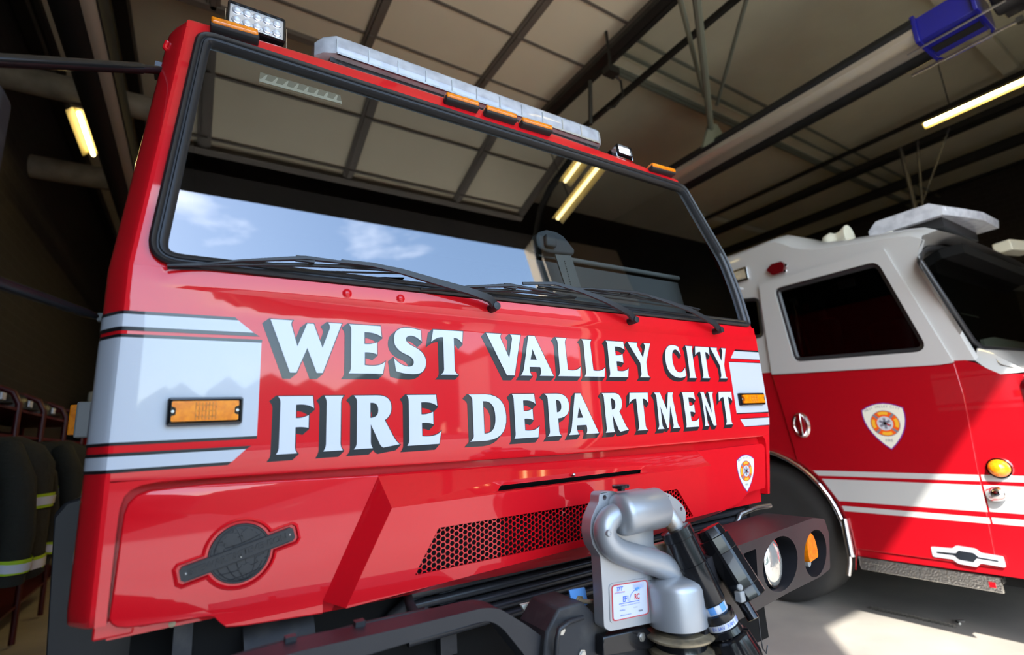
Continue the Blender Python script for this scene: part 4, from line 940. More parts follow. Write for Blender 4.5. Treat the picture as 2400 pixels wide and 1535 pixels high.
mb = MB([M_BLK]); mb.tube([K(*p, .99) for p in ((1620, 1200), (1640, 1380), (1660, 1480), (1690, 1520), (1700, 1450))], .002, 6); mb.build('thin_cable', IN)
# rating label
mb = MB([M_CAST, M_VIN, M_INKR, M_INKB, M_INKG, M_BLUT])
c4 = [K(*p, y0) for p in ((318, 1238), (642, 1168), (604, 872), (308, 915))]
LO = c4[0]; LU = (c4[1]-c4[0]); LV = (c4[3]-c4[0])
def LB_(s, t, l=0): return LO+LU*s+LV*t+Vector((0, -l, 0))
def rr_(i, r): return roundpoly([(i, i), (1-i, i), (1-i, 1-i), (i, 1-i)], r, 5)
mb.plate(rr_(-.05, .12), [], lambda s, t, d: LB_(s, t, .002-d), .003, 0); mb.plate(rr_(0, .10), [], lambda s, t, d: LB_(s, t, .0026), 0, 2); mb.plate(rr_(.03, .08), [], lambda s, t, d: LB_(s, t, .0030), 0, 1)
hL = LV.length; Un = LU.normalized(); Vn = (LV-Un*LV.dot(Un)*0).normalized(); Nn = Vector((0, -1, 0))
def lt_(s, size, a, b, m, it=False, bold=0, sx=1): puttext(mb, s, size*hL, LB_(a, b, .0033), Un, Vn, m, 0, Nn, it, bold, sx)
lt_('TFT', .16, .20, .86, 3, True, .0004); lt_('EF1', .22, .37, .55, 3, False, .0006, .8); lt_('RC', .22, .68, .56, 2, False, .0006, .8)
lt_('219-462-3161 - www.tft.com - MADE IN USA', .045, .49, .38, 3, sx=.95); lt_('MODEL#', .055, .27, .26, 3); lt_('YX-EF1A', .05, .62, .27, 4); lt_('SERIAL# www.tft.com /', .055, .36, .12, 3, sx=.9); lt_('TE8958', .06, .76, .15, 4, False, .0003)
def lbar(a, b, w, h, m): mb.add([LB_(a, b, .0033), LB_(a+w, b, .0033), LB_(a+w, b+h, .0033), LB_(a, b+h, .0033)], [(0, 1, 2, 3)], m)
lbar(.07, .765, .28, .012, 2); lbar(.07, .745, .28, .008, 3); lbar(.18, .435, .56, .018, 3)
lbar(.58, .80, .30, .004, 3); lbar(.58, .93, .30, .004, 3); lbar(.58, .80, .004, .13, 3); lbar(.876, .80, .004, .13, 3)
for k in range(4): lbar(.60, .82+.025*k, .25, .006, 3)
hz_ = [LB_(.47, .45, .0034), LB_(.48, .58, .0034), LB_(.53, .68, .0034), LB_(.60, .745, .0034), LB_(.66, .77, .0034)]
for i in range(4):
    a, b = hz_[i], hz_[i+1]; s_ = (b-a).cross(Nn).normalized()*hL*.010; mb.add([a+s_, b+s_, b-s_, a-s_], [(0, 1, 2, 3)], 3)
mb.add([LB_(*p, .0034) for p in ((.62, .76), (.63, .81), (.68, .835), (.78, .83), (.74, .81), (.82, .79), (.74, .785), (.78, .755), (.71, .765), (.70, .72), (.65, .73))], [tuple(range(11))], 5)
mb.build('rating_label', IN, weld=False, recalc=False, label='white label with red border, TFT and EF1 RC in blue and red')
# mounting bracket below with bolts, blue tag
mb = MB([M_DIRT]); pl = [K(*p, 1.06) for p in ((-150, 1120), (60, 1060), (330, 1330), (700, 1240), (760, 1380), (760, 1700), (-300, 1700), (-260, 1330))]
mb.add(pl+[p+Vector((0, .12, 0)) for p in pl], [tuple(range(8)), tuple(range(15, 7, -1))]+[(i, (i+1) % 8, 8+(i+1) % 8, 8+i) for i in range(8)]); BR = mb.build('mounting_bracket', TA, bevel=.006)
mb = MB([M_BLKG]); pl = [K(*p, 1.03) for p in ((240, 1375), (620, 1290), (700, 1360), (700, 1480), (240, 1560))]; mb.add(pl+[p+Vector((0, .03, 0)) for p in pl], [tuple(range(5)), tuple(range(9, 4, -1))]+[(i, (i+1) % 5, 5+(i+1) % 5, 5+i) for i in range(5)]); mb.build('bracket_arm', BR, bevel=.004)
for cx, cy, y in ((585, 1375, 1.028), (-130, 1315, 1.058), (55, 1528, 1.058)):
    mb = MB([M_STEEL]); bolt(mb, K(cx, cy, y), (0, -1, 0), .0075); mb.build('bracket_bolt', BR)
mb = MB([M_BLK]); mb.tube([K(-180, 1560, 1.05), K(-170, 1400, 1.04), K(-150, 1310, 1.04), K(-60, 1240, 1.05), K(60, 1200, 1.06)], .006, 8); mb.build('loom', BR, smooth=60)
mb = MB([M_BLUT]); pl = [K(*p, 1.10) for p in ((-60, 960), (78, 935), (110, 1080), (-20, 1150))]; mb.add(pl+[p+Vector((0, .005, 0)) for p in pl], [(0, 1, 2, 3), (7, 6, 5, 4), (0, 1, 5, 4), (1, 2, 6, 5), (2, 3, 7, 6), (3, 0, 4, 7)]); bt = mb.build('blue_tag', TA)
mb = MB([M_BRASS]); p = K(30, 1060, 1.10); bolt(mb, p, (0, -1, 0), .010); mb.tube([p, p+Vector((.022, -.03, .002))], .0055, 10); mb.build('brass_bolt', bt, smooth=40)
mb = MB([M_CRM]); pl = [atY(px, py, 1.2) for px, py in ((1222, 1418), (1248, 1412), (1256, 1458), (1240, 1452))]; mb.add(pl+[p+Vector((0, .01, 0)) for p in pl], [(0, 1, 2, 3), (7, 6, 5, 4), (0, 1, 5, 4), (1, 2, 6, 5), (2, 3, 7, 6), (3, 0, 4, 7)]); mb.build('pale_tag', TA)

# ================================================================== TRUCK B (white over red engine)
XB = 4.0
TB = thing('fire_engine', 'white-roofed red fire engine parked to the right behind the big red cab', 'fire engine', (5.25, 3.5, 0))
def B2_(px, py, X=XB): p = atX(px, py, X); return (p.y, p.z)
def BF(off=0): return lambda u, v, d=0: Vector((XB-off+d, u, v))
# silhouettes, (y,z)
wc = (2.60, .56)
pt = lambda *a: [B2_(*p) for p in a]
arch_r = .66
archp = [(wc[0]+arch_r*math.cos(math.radians(a)), wc[1]+arch_r*math.sin(math.radians(a))) for a in range(180, -1, -12)]
belt = [B2_(1808, 872), B2_(1900, 866), B2_(2000, 860), B2_(2100, 854), B2_(2200, 847), B2_(2262, 844)]
yfB = .78
cowl = [B2_(2285, 850), B2_(2310, 862), B2_(2345, 877), (yfB+.06, B2_(2345, 877)[1]-.01), (yfB, B2_(2345, 877)[1]-.05)]
zbot = .47
red = [(3.4, zbot), (3.4, 1.84)]+[(3.0, 1.83), (2.6, 1.83)]+belt+cowl+[(yfB, zbot+.02), (1.18, zbot+.02), (wc[0]-arch_r-.02, zbot+.0)]+[(p[0], p[1]) for p in archp if p[1] > zbot]
red = [(y, z) for y, z in red]
# body corner profile lofts handled as a plate plus front
low_ = [(wc[0]+arch_r, zbot), (3.4, zbot), (3.4, 1.84), (3.0, 1.835)]+belt+cowl+[(yfB, zbot+.02), (wc[0]-arch_r, zbot)]+[p for p in archp]
low_ = [p for i, p in enumerate(low_) if i == 0 or (abs(p[0]-low_[i-1][0])+abs(p[1]-low_[i-1][1]) > 1e-4)]
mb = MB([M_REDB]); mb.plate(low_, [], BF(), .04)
mb.add([(XB+.1, yfB-.05, zbot), (6.4, yfB-.05, zbot), (6.4, yfB-.05, 1.62), (XB+.1, yfB-.05, 1.62), (XB, yfB, zbot), (XB, yfB, 1.62)], [(0, 1, 2, 3), (4, 0, 3, 5)])
mb.add([(6.5, yfB, zbot), (6.5, 3.4, zbot), (6.5, 3.4, 1.84), (6.5, yfB, 1.84)], [(0, 1, 2, 3)])
mb.build('cab_lower_body', TB, smooth=30)
# upper white body
top_ = pt((1690, 612), (1750, 590), (1800, 570), (1815, 567), (1835, 572), (1855, 580), (1880, 584), (1905, 585), (1950, 579), (2010, 570), (2080, 558), (2130, 553))
ap_in = pt((2158, 640), (2200, 705), (2250, 785), (2286, 845))
tpc = pt((2150, 600), (2152, 575))
up = [(3.4, 1.835), (3.4, top_[0][1]-.05)]+[(top_[0][0]+.2, top_[0][1]-.02)]+top_+[B2_(2160, 560), B2_(2152, 590), B2_(2150, 612)]+ap_in+belt[::-1]
win = roundpoly(pt((1818, 678), (2058, 614), (2178, 822), (1866, 847)), [.05, .06, .08, .05], 6)
win2 = roundpoly(pt((1700, 705), (1778, 697), (1790, 790), (1715, 800)), .05, 5)
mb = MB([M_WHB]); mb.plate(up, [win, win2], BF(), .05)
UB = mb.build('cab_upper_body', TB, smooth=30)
# roof: inboard sweep of the top line, two shoulders
rows = []
tl = [(3.4, top_[0][1]-.05), (top_[0][0]+.2, top_[0][1]-.02)]+top_+[B2_(2160, 560)]
for dx, dz in ((0, 0), (.03, .03), (.12, .06), (.5, .09), (1.25, .10), (2.0, .09), (2.4, .05), (2.5, 0)):
    rows.append([Vector((XB+dx, y-(.0 if dx < .1 else .06), z+dz)) for y, z in tl])
mb = MB([M_WHB]); mb.loft(rows)
# raised belt-line ridge under the roof line
hdr = [r[-1] for r in rows]
def BP(px, py, o=0):    # front glass plane
    r = ray(px, py); n = Vector((0, -1, .2)); p0 = Vector((0, 1.04-o, 1.78)); return CAM+r*((p0-CAM).dot(n)/r.dot(n))
wtop = [BP(px, py) for px, py in ((2150, 590), (2170, 577), (2215, 572), (2270, 585), (2330, 607), (2400, 642), (2480, 690))]
mb.loft([[hdr[0]-Vector((0, 0, .02)), hdr[1], hdr[2], hdr[3], hdr[4], hdr[5], hdr[7]], [wtop[0], wtop[1], wtop[2], wtop[3], wtop[4], wtop[5], wtop[6]]])
mb.build('cab_roof', TB, smooth=60)
# windscreen
ws_ = [BP(*p) for p in ((2156, 612), (2160, 594), (2175, 583), (2205, 580), (2262, 590), (2330, 613), (2400, 650), (2480, 700), (2520, 826), (2400, 822), (2300, 816), (2280, 800))]
mb = MB([M_GLSW]); mb.add(ws_, [tuple(range(len(ws_)))]); mb.build('windscreen', TB, face=(0, -1, .2))
mb = MB([M_RUB]); mb.tube(ws_[9:]+ws_[:9], .018, 8); mb.build('windscreen_seal', TB, smooth=60)
mb = MB([M_WHB])   # A pillar wrap and cowl below the glass
wl = [BP(2152, 600), BP(2158, 625), BP(2200, 692), BP(2250, 768), BP(2290, 830)]; sl_ = [Vector((XB, *B2_(2150, 600))), Vector((XB, *B2_(2158, 640))), Vector((XB, *B2_(2200, 705))), Vector((XB, *B2_(2250, 785))), Vector((XB, *B2_(2286, 845)))]
mb.loft([wl, [(a+b)/2+Vector((-.005, -.012, 0)) for a, b in zip(wl, sl_)], sl_])
cz = cowl[2][1]
base_ = [BP(2290, 816), BP(2340, 818), BP(2400, 822), BP(2520, 828)]
mb.loft([base_, [p+Vector((0, -.05, -.03)) for p in base_], [Vector((XB+.02+i*.25, .93-.03*i, cz+.06)) for i in range(4)], [Vector((XB+.0+i*.3, .82-.03*i, cz-.0)) for i in range(4)]])
mb.add([Vector((XB, *B2_(2286, 845))), Vector((XB, *cowl[1])), Vector((XB, *cowl[2])), Vector((XB, yfB+.04, cz)), base_[0]+Vector((0, -.05, -.03)), base_[0]], [(0, 1, 2, 3, 4, 5)])
mb.build('cowl', TB, smooth=60)
# side windows
def wframe(w, name, gm):
    mb = MB([M_RUB]); L0 = w; mb.loft([[BF(.000)(*p) for p in offs(L0, .004)], [BF(.010)(*p) for p in L0], [BF(.008)(*p) for p in offs(L0, -.02)], [BF(-.012)(*p) for p in offs(L0, -.03)]], closed=True); f = mb.build(name, TB, smooth=60)
    mb = MB([gm]); mb.plate(offs(w, -.022), [], lambda u, v, d: BF(-.008)(u, v), 0); mb.build('pane', f, face=(-1, 0, 0))
wframe(win, 'door_window', M_GLSB); wframe(win2, 'crew_window', M_GLSB)
mb = MB([M_DARK]); mb.box2((XB+.45, 1.23, .6), (6.3, 3.3, 2.57)); mb.box2((XB+.45, 1.06, 2.50), (6.3, 1.24, 2.57)); mb.build('cab_shade_filler', TB)  # near-black filler boxes paint in cabin shade and cover the bright roof underside
mb = MB([M_CHR]); mb.tube([Vector((XB+.05, *B2_(1850, 705))), Vector((XB+.05, *B2_(1872, 832)))], .013, 8); mb.build('grab_rail', TB)
for sx_, sy_, sd_ in ((1895, 735, (.10, .26, .34)), (1925, 800, (.12, .30, .34)), (2090, 800, (.1, .25, .3))):
    mb = MB([M_SEAT]); mb.box(atX(sx_, sy_, XB+.2), sd_); mb.build('seat', TB, bevel=.05, seg=4)
mb = MB([M_INKR]); mb.tube([atX(1862, 712, XB+.1), atX(1880, 770, XB+.1), atX(1898, 828, XB+.1)], .012, 6); p = atX(1888, 720, XB+.14); mb.box(p, (.01, .05, .06)); mb.build('red_belt', TB)
mb = MB([M_VIN]); mb.tube([atX(1858, 702, XB+.1), atX(1864, 716, XB+.1)], .024, 8); mb.build('belt_guide', TB); mb = MB([M_VIN]); p = atX(1984, 664, XB+.15); mb.box(p, (.01, .12, .07)); mb.build('interior_lamp', TB, bevel=.01)
# door shut lines and raised frame
def line(pts, name, r=.007, m=None):
    mb = MB([m or M_LINE]); mb.tube([Vector((XB-.001, *B2_(*p))) for p in pts], r, 6); mb.build(name, TB)
mb = MB([M_WHB]); fr = pt((1781, 668), (2072, 582), (2238, 850), (2205, 855), (1812, 878)); frh = win
mb.plate(roundpoly(fr, .012, 3), [offs(win, .004)], lambda u, v, d: BF(.022)(u, v)+Vector((d, 0, 0)), .022); mb.build('door_frame', TB, bevel=.004, smooth=40)
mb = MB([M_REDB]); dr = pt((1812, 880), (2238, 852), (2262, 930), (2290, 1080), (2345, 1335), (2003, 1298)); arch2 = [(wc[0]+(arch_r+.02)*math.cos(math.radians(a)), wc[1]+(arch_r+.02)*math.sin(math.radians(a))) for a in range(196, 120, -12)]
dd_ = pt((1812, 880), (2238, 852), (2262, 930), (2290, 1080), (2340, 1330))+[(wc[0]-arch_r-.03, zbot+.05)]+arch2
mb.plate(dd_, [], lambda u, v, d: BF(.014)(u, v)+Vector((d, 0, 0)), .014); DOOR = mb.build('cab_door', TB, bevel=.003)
# stripes
mb = MB([M_WHB])
zs = [(atX(2167, a, XB).z, atX(2167, b, XB).z) for a, b in ((1109, 1122.5), (1131, 1188), (1200, 1213))]
for z1, z0 in zs:
    ya, yb2 = [wc[0]-math.sqrt(max(.01, (arch_r+.03)**2-(z-wc[1])**2)) for z in (z0, z1)]
    for yy0, yy1, o in ((None, B2_(2300, 1130)[0], .0155), (B2_(2300, 1130)[0]-.006, yfB, .002)):
        a0 = ya if yy0 is None else yy0; a1 = yb2 if yy0 is None else yy0
        mb.add([BF(o)(a0, z0), BF(o)(yy1, z0), BF(o)(yy1, z1), BF(o)(a1, z1)], [(0, 1, 2, 3)])
mb.build('white_stripes', TB, recalc=False, weld=False, face=(-1, 0, 0))
mb = MB(SHM); o = atX(2065, 944, XB); bt_ = atX(2076, 1063, XB); shield(mb, Vector((XB-.0165, o.y-.0, o.z)), (0, -1, 0), (0, .03, 1), (o.z-bt_.z)*.93, 0, (-1, 0, 0)); mb.build('shield_decal', TB, weld=False, recalc=False, face=(-1, 0, 0), label='cream shield decal with orange crest on the door')
# handle
p = atX(1880, 996, XB); mb = MB([M_CHR]); hp_ = [(p.y+.085*math.cos(a)*.8, p.z+.098*math.sin(a)) for a in [2*math.pi*i/28 for i in range(28)]]
mb.loft([[BF(.014)(*q_) for q_ in hp_], [BF(.03)(*q_) for q_ in offs(hp_, -.01)], [BF(.026)(*q_) for q_ in offs(hp_, -.022)], [BF(.004)(*q_) for q_ in offs(hp_, -.03)]], closed=True); mb.plate(offs(hp_, -.03), [], lambda u, v, d: BF(.006)(u, v)); mb.box((XB-.035, p.y, p.z), (.014, .035, .17)); mb.build('door_handle', DOOR, bevel=.003, smooth=50)
# amber marker and chrome bell
p = atX(2343, 1097, XB); mb = MB([M_AMB, M_CHR]); mb.lathe((XB, p.y, p.z), (-1, 0, 0), [(0, .05), (.02, .05), (.05, .038), (.065, .015)], 24, 0); mb.lathe((XB, p.y, p.z), (-1, 0, 0), [(0, .062), (.012, .058)], 24, 1); mb.build('amber_marker', TB, smooth=50)
p = atX(2342, 1155, XB); mb = MB([M_CHR]); mb.lathe((XB, p.y+.02, p.z-.01), (-.75, -.6, .25), [(0, .045), (.05, .038), (.07, .03), (.08, .01)], 20); mb.build('chrome_horn', TB, smooth=50)
p = atX(2268, 1302, XB); mb = MB([M_LED, M_CHR]); em = [(-.17, .03), (-.06, .035), (-.04, .055), (.05, .05), (.07, .03), (.17, .025), (.17, -.035), (.06, -.03), (.04, -.055), (-.05, -.05), (-.07, -.03), (-.17, -.03)]; em = [(p.y-a, p.z+b) for a, b in em]; mb.plate(roundpoly(em, .01, 3), [], BF(.022), .01); mb.plate(offs(em, -.026), [], BF(.024), 0, 1); mb.build('chrome_emblem', DOOR)
# step
mb = MB([M_ALU]); a = B2_(2008, 1303); b = B2_(2345, 1345); mb.box2((XB-.02, b[0]+.0, .435), (XB+.3, a[0]-.02, .47)); mb.box2((XB-.02, b[0], .39), (XB-.0, a[0]-.02, .47)); mb.build('step_tread', TB, bevel=.003)
mb = MB([M_REDB]); p = B2_(2322, 1340); mb.box((XB-.022, p[0], .43), (.004, .03, .03)); mb.build('step_reflector', TB)
# wheel and arch trim
mb = MB([M_CHR]); mb.tube([BF(.03)(wc[0]+(arch_r-.01)*math.cos(math.radians(a)), wc[1]+(arch_r-.01)*math.sin(math.radians(a))) for a in range(200, -10, -8)], .016, 8); mb.tube([BF(.03)(wc[0]-(arch_r-.01), wc[1]+.16), BF(.035)(wc[0]-(arch_r-.005), wc[1]-.09)], .026, 8); mb.build('arch_trim', TB, smooth=60)
mb = MB([M_TYRE]); mb.lathe((XB+.06, wc[0], wc[1]), (1, 0, 0), [(0, .30), (0, .36), (-.015, .44), (0, .51), (.04, .55), (.28, .55), (.30, .5), (.3, .3)], 56); tw = mb.build('tyre', TB, smooth=50)
mb = MB([M_CHR]); mb.lathe((XB+.12, wc[0], wc[1]), (-1, 0, 0), [(0, .30), (.02, .28), (.0, .24), (.02, .12), (.08, .10), (.09, .02)], 32); mb.build('wheel_hub', tw, smooth=50)
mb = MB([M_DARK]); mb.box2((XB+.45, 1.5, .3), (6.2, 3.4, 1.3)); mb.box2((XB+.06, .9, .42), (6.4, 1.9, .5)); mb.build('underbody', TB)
# headlamp housing on the front corner
mb = MB([M_CHR]); p = BP(2370, 915, .2); mb.box((4.10, .76, p.z+.01), (.30, .16, .17)); hb = mb.build('headlamp_bezel', TB, bevel=.02, seg=3)
mb = MB([M_LAMP]); mb.box((4.08, .69, p.z+.01), (.2, .05, .11)); mb.build('headlamp', hb, bevel=.015)
mb = MB([M_CHR]); mb.box((4.05, .73, p.z-.25), (.24, .12, .25)); mb.build('corner_bumper', TB, bevel=.02)
# side lamps near the roof
mb = MB([M_CHR]); a = pt((1708, 640), (1752, 624), (1758, 655), (1716, 668)); mb.plate(roundpoly(a, .01, 3), [], BF(.02), .02); sl2 = mb.build('scene_light', TB, bevel=.004); mb = MB([M_LAMP]); mb.plate(offs(roundpoly(a, .01, 3), -.02), [], BF(.022), .0); mb.build('lens', sl2)
mb = MB([M_REDL]); a = pt((1800, 634), (1812, 620), (1836, 613), (1843, 622), (1840, 638), (1815, 646)); mb.plate(roundpoly(a, .01, 3), [], BF(.03), .03); rl = mb.build('red_warning_light', TB, bevel=.006); mb = MB([M_CHR])
for q_ in ((1843, 621), (1841, 635)): p = atX(*q_, XB-.03); mb.lathe(p, (-1, 0, 0), [(0, .014), (.008, .010)], 12)
mb.build('fixing_screws', rl)
# on the roof: horn, antenna dome, light bar
p = atX(1960, 560, 4.35); mb = MB([M_CRM]); mb.lathe(p+Vector((0, .10, -.01)), (0, -1, 0), [(0, .03), (.02, .06), (.07, .075), (.10, .055), (.14, .06), (.19, .09), (.20, .09)], 24); mb.box(p+Vector((0, .02, -.09)), (.06, .1, .08)); mb.build('roof_siren', TB, smooth=60)
def roofpt(px, py, X): return atX(px, py, X)
mb = MB([M_CLR, M_BLK]); X0_, X1_ = 4.35, 5.15; a = roofpt(2118, 538, X0_); b = roofpt(2205, 520, X0_); y0_, y1_ = b.y-.02, a.y+.22; z_ = a.z+.02
sec = [(y0_, 0), (y0_-.01, .06), (y0_+.06, .11), (y1_-.06, .11), (y1_, .05), (y1_, 0)]
rows = []
for x in (X0_, X0_+.2, X0_+.45, X1_-.12, X1_): rows.append([Vector((x, y-(.10 if x > X0_+.3 else .0 if x < X0_+.1 else .05), z_+z)) for y, z in sec])
mb.loft(rows, closed=True); mb.add(rows[0], [tuple(range(6))]); mb.add(rows[-1], [tuple(range(6))]); mb.box2((X0_+.05, y0_+.02, z_-.07), (X1_-.05, y1_-.03, z_), 1); lb2 = mb.build('light_bar', TB, smooth=40)
mb = MB([M_LEDOFF]); 
for k in range(8): mb.lathe((X0_+.04+k*.095, y0_-.012-(.05 if k > 2 else 0), z_+.045), (0, -1, 0), [(0, .018), (.005, .012)], 10)
mb.build('led_row', lb2)
mb = MB([M_CRM, M_LED]); p = BP(2352, 588, .03); mb.box(p+Vector((.08, -.06, .02)), (.36, .14, .10), 0, Matrix.Rotation(-.25, 3, 'Z')); mb.box(p+Vector((.30, -.14, .02)), (.02, .10, .08), 1); mb.build('brow_light', TB, bevel=.01)
mb = MB([M_CRM]); a = [atX(px, py, 4.2) for px, py in ((1995, 572), (2090, 540), (2105, 552), (2105, 560))]; mb.add(a+[q_+Vector((.3, 0, 0)) for q_ in a], [(0, 1, 2, 3), (4, 5, 6, 7), (0, 1, 5, 4), (1, 2, 6, 5), (2, 3, 7, 6), (3, 0, 4, 7)]); mb.build('roof_vent', TB, bevel=.008)
# engine behind the cab
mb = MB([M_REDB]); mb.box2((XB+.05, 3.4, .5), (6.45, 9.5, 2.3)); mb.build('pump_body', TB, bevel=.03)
# interior seen through the windscreen: dash, visor, wheel
mb = MB([M_GSTL]); a = [BP(px, py, -.12) for px, py in ((2230, 650), (2270, 690), (2295, 745), (2252, 735))]; mb.add(a+[q_+Vector((0, .02, 0)) for q_ in a], [(0, 1, 2, 3), (4, 5, 6, 7), (0, 1, 5, 4), (1, 2, 6, 5), (2, 3, 7, 6), (3, 0, 4, 7)]); mb.build('visor_panel', TB)
mb = MB([M_BLK]); c0 = BP(2215, 740, -.35); mb.tube([c0+Vector((.20*math.cos(t), .06*math.sin(t), .20*math.sin(t))) for t in [2*math.pi*i/24 for i in range(25)]], .016, 8); mb.build('steering_wheel', TB, smooth=60)
mb = MB([M_CRM]); a = [BP(px, py, -.06) for px, py in ((2305, 795), (2330, 790), (2420, 806), (2420, 815), (2310, 812))]; mb.add(a+[q_+Vector((0, .02, 0)) for q_ in a], [(0, 1, 2, 3, 4), (5, 6, 7, 8, 9)]+[(i, (i+1) % 5, 5+(i+1) % 5, 5+i) for i in range(5)]); mb.build('dash_paper', TB)

# ================================================================== BUILDING
ZC = 5.95; DZ = 5.4; YW = -1.5; HB = 5.26
def sbox(name, lo, hi, m, bevel=0):
    mb = MB([m]); mb.box2(lo, hi); return struct(mb.build(name, None, bevel=bevel))
sbox('floor', (-1.9, YW-.2, -.1), (13, 16, 0), M_CONC)
sbox('ground_1', (-60, -9, -.12), (60, YW-.2, -.02), M_APR)
sbox('ground_2', (-60, -90, -.14), (60, -9, -.03), M_ASPH)
sbox('ceiling', (-1.9, YW-.3, ZC), (13, 16, ZC+.1), M_CEIL)
sbox('wall_left', (-2.0, YW-.3, -.05), (-1.8, 16, ZC), M_BRK)
sbox('wall_right', (13, YW-.3, -.05), (13.2, 16, ZC), M_BRK)
sbox('wall_back', (-2, 16, -.05), (13.2, 16.2, ZC), M_BRK)
# front wall: header over the openings, left pier, middle pier, right pier
mb = MB([M_BRK]); mb.box2((-2, YW-.3, HB), (13.2, YW, ZC)); mb.box2((-2.0, YW-.3, -.05), (-.66, YW, HB)); mb.box2((5.25, YW-.3, -.05), (13.2, YW, HB))
struct(mb.build('wall_front', None))
mb = MB([M_TAN]); mb.box2((3.75, YW-.3, -.05), (5.25, YW+.02, HB)); struct(mb.build('trim_1', None))
# overhead sectional door, open and lying under the ceiling
k = (DZ-1.45)/2.95
X0, X1 = -1.38, 3.47; YF, YN = 3.36*k, -1.35
DR = bpy.data.objects.new('door_1', None); COL.objects.link(DR); DR['kind'] = 'structure'; DR.location = (1, 1, DZ)
mb = MB([M_DOORP]); mb.box2((X0, YN, DZ), (X1, YF, DZ+.04)); mb.build('door_panel', DR)
mb = MB([M_DOORR])
for x in (X0+.04, -.12, 1.2, 2.5, X1-.04):
    w = .055 if X0+.1 < x < X1-.1 else .05
    mb.box2((x-w, YN, DZ-.035), (x+w, YF, DZ-.002)); mb.box2((x-w*.5, YN, DZ-.05), (x+w*.5, YF, DZ-.03))
mb.build('door_rib', DR, bevel=.006)
mb = MB([M_DOORR]); ys = []
y = 2.60*k
while y < YF-.05: ys.append(y); y += .5*k*1.0
y = 2.60*k-.5*k
while y > YN: ys.append(y); y -= .5*k
for y in ys: mb.box2((X0, y-.012, DZ-.018), (X1, y+.012, DZ-.001))
mb.box2((X0, YF-.05, DZ-.05), (X1, YF+.02, DZ+.04)); mb.box2((X0, YN-.02, DZ-.06), (X1, YN+.06, DZ+.04))
mb.build('door_seam', DR)
mb = MB([M_DOORR])
for y in ys:
    for x in (X0+.04, -.12, 1.2, 2.5, X1-.04): mb.box((x, y, DZ-.055), (.05, .09, .02))
mb.build('door_hinge', DR)
# door tracks, curved down to the jambs
def track(name, x, label):
    mb = MB([M_BSTL]); pts = [(x, YF+1.6, DZ-.03), (x, 1, DZ-.03), (x, YW+.75, DZ-.03), (x, YW+.45, DZ-.12), (x, YW+.2, DZ-.38), (x, YW+.12, DZ-.7), (x, YW+.12, .0)]
    mb.tube(pts, .045, 8); return struct(mb.build(name, None), label)
track('trim_2', X1+.10, 'black door track beside the open overhead door'); track('trim_3', X0-.05, 'left door track')
# black angle beams of the roof, struts
def bar(name, a, b, w, h, m, label=None, kind='structure', parent=None):
    a, b = Vector(a), Vector(b); d = b-a; mb = MB([m]); u = d.normalized(); s = u.cross(Vector((0, 0, 1))); s = s.normalized() if s.length > 1e-4 else Vector((1, 0, 0)); t = s.cross(u)
    R = Matrix((u, s, t)).transposed(); mb.box((a+b)/2, (d.length, w, h), rot=R); o = mb.build(name, parent)
    if kind and not parent: o['kind'] = kind
    if label: o['label'] = label
    return o
nt_ = 4
def zat(px, py, z): return atZ(px, py, z)
for (p0, p1, z, w, h, m) in (((1280, 268), (1560, -5), 5.2, .10, .05, M_BSTL), ((1372, 292), (1740, -10), 5.05, .05, .05, M_BSTL), ((1700, 512), (2400, 255), 5.55, .07, .10, M_BSTL),
                             ((1760, 545), (2420, 345), 5.6, .12, .16, M_BSTL), ((1800, 500), (2420, 232), 5.5, .05, .05, M_BSTL), ((1700, 470), (2420, 190), 5.7, .05, .06, M_BSTL), ((1850, 560), (2420, 385), 5.7, .10, .05, M_BSTL)):
    a, b = zat(*p0, z), zat(*p1, z); xm = (a.x+b.x)/2; y0, y1 = max(a.y, b.y)+2, min(a.y, b.y)-.6
    bar('trim_%d' % nt_, (xm, y0, z), (xm, max(y1, YW+.1), z), w, h, m); nt_ += 1
# cross purlins and conduits (run across)
for (p, z, w, h, m) in (((1450, 120), 5.75, .03, .03, M_GSTL), ((1440, 170), 5.75, .03, .03, M_GSTL), ((1900, 370), 5.8, .06, .08, M_GSTL), ((1950, 330), 5.8, .03, .03, M_GSTL)):
    a = zat(*p, z); bar('trim_%d' % nt_, (3.3, a.y, z), (12.9, a.y, z), w, h, m); nt_ += 1
for y in (1.2, 3.6, 6.2, 8.6, 11.0, 13.5):
    bar('trim_%d' % nt_, (3.4, y, 5.86), (12.9, y, 5.86), .16, .10, M_CEIL); nt_ += 1
for x in (-1.7, -.9): 
    bar('trim_%d' % nt_, (x, -1, 5.8), (x, 15.9, 5.8), .12, .16, M_BSTL); nt_ += 1
# diagonal door-operator hangers with gusset plate
hg = thing('door_hanger_strut', 'grey-green steel hanger struts meeting at a gusset plate beneath the ceiling', 'strut', (3.9, 3, 5))
def pz(px, py, z): return atZ(px, py, z)
g0 = atZ(1672, 318, 4.55)
mb = MB([M_GSTL]); gp = [atY(p[0], p[1], g0.y) for p in ((1662, 292), (1680, 290), (1698, 318), (1648, 345))]; mb.add(gp+[p+Vector((0, .03, 0)) for p in gp], [(0, 1, 2, 3), (7, 6, 5, 4), (0, 1, 5, 4), (1, 2, 6, 5), (2, 3, 7, 6), (3, 0, 4, 7)]); mb.build('gusset_plate', hg)
for (p0, p1, r) in (((1592, -10), (1650, 225), .020), ((1752, -10), (1680, 245), .020), ((1632, -10), (1666, 300), .032)):
    a = atY(p0[0], p0[1], g0.y-1.1); b = atY(p1[0], p1[1], g0.y); mb = MB([M_GSTL]); mb.tube([a, b], r, 8); mb.build('strut', hg)
hg2 = thing('rear_hanger_strut', 'dim brown hanger struts further back over the white-roofed engine', 'strut', (6, 4, 5))
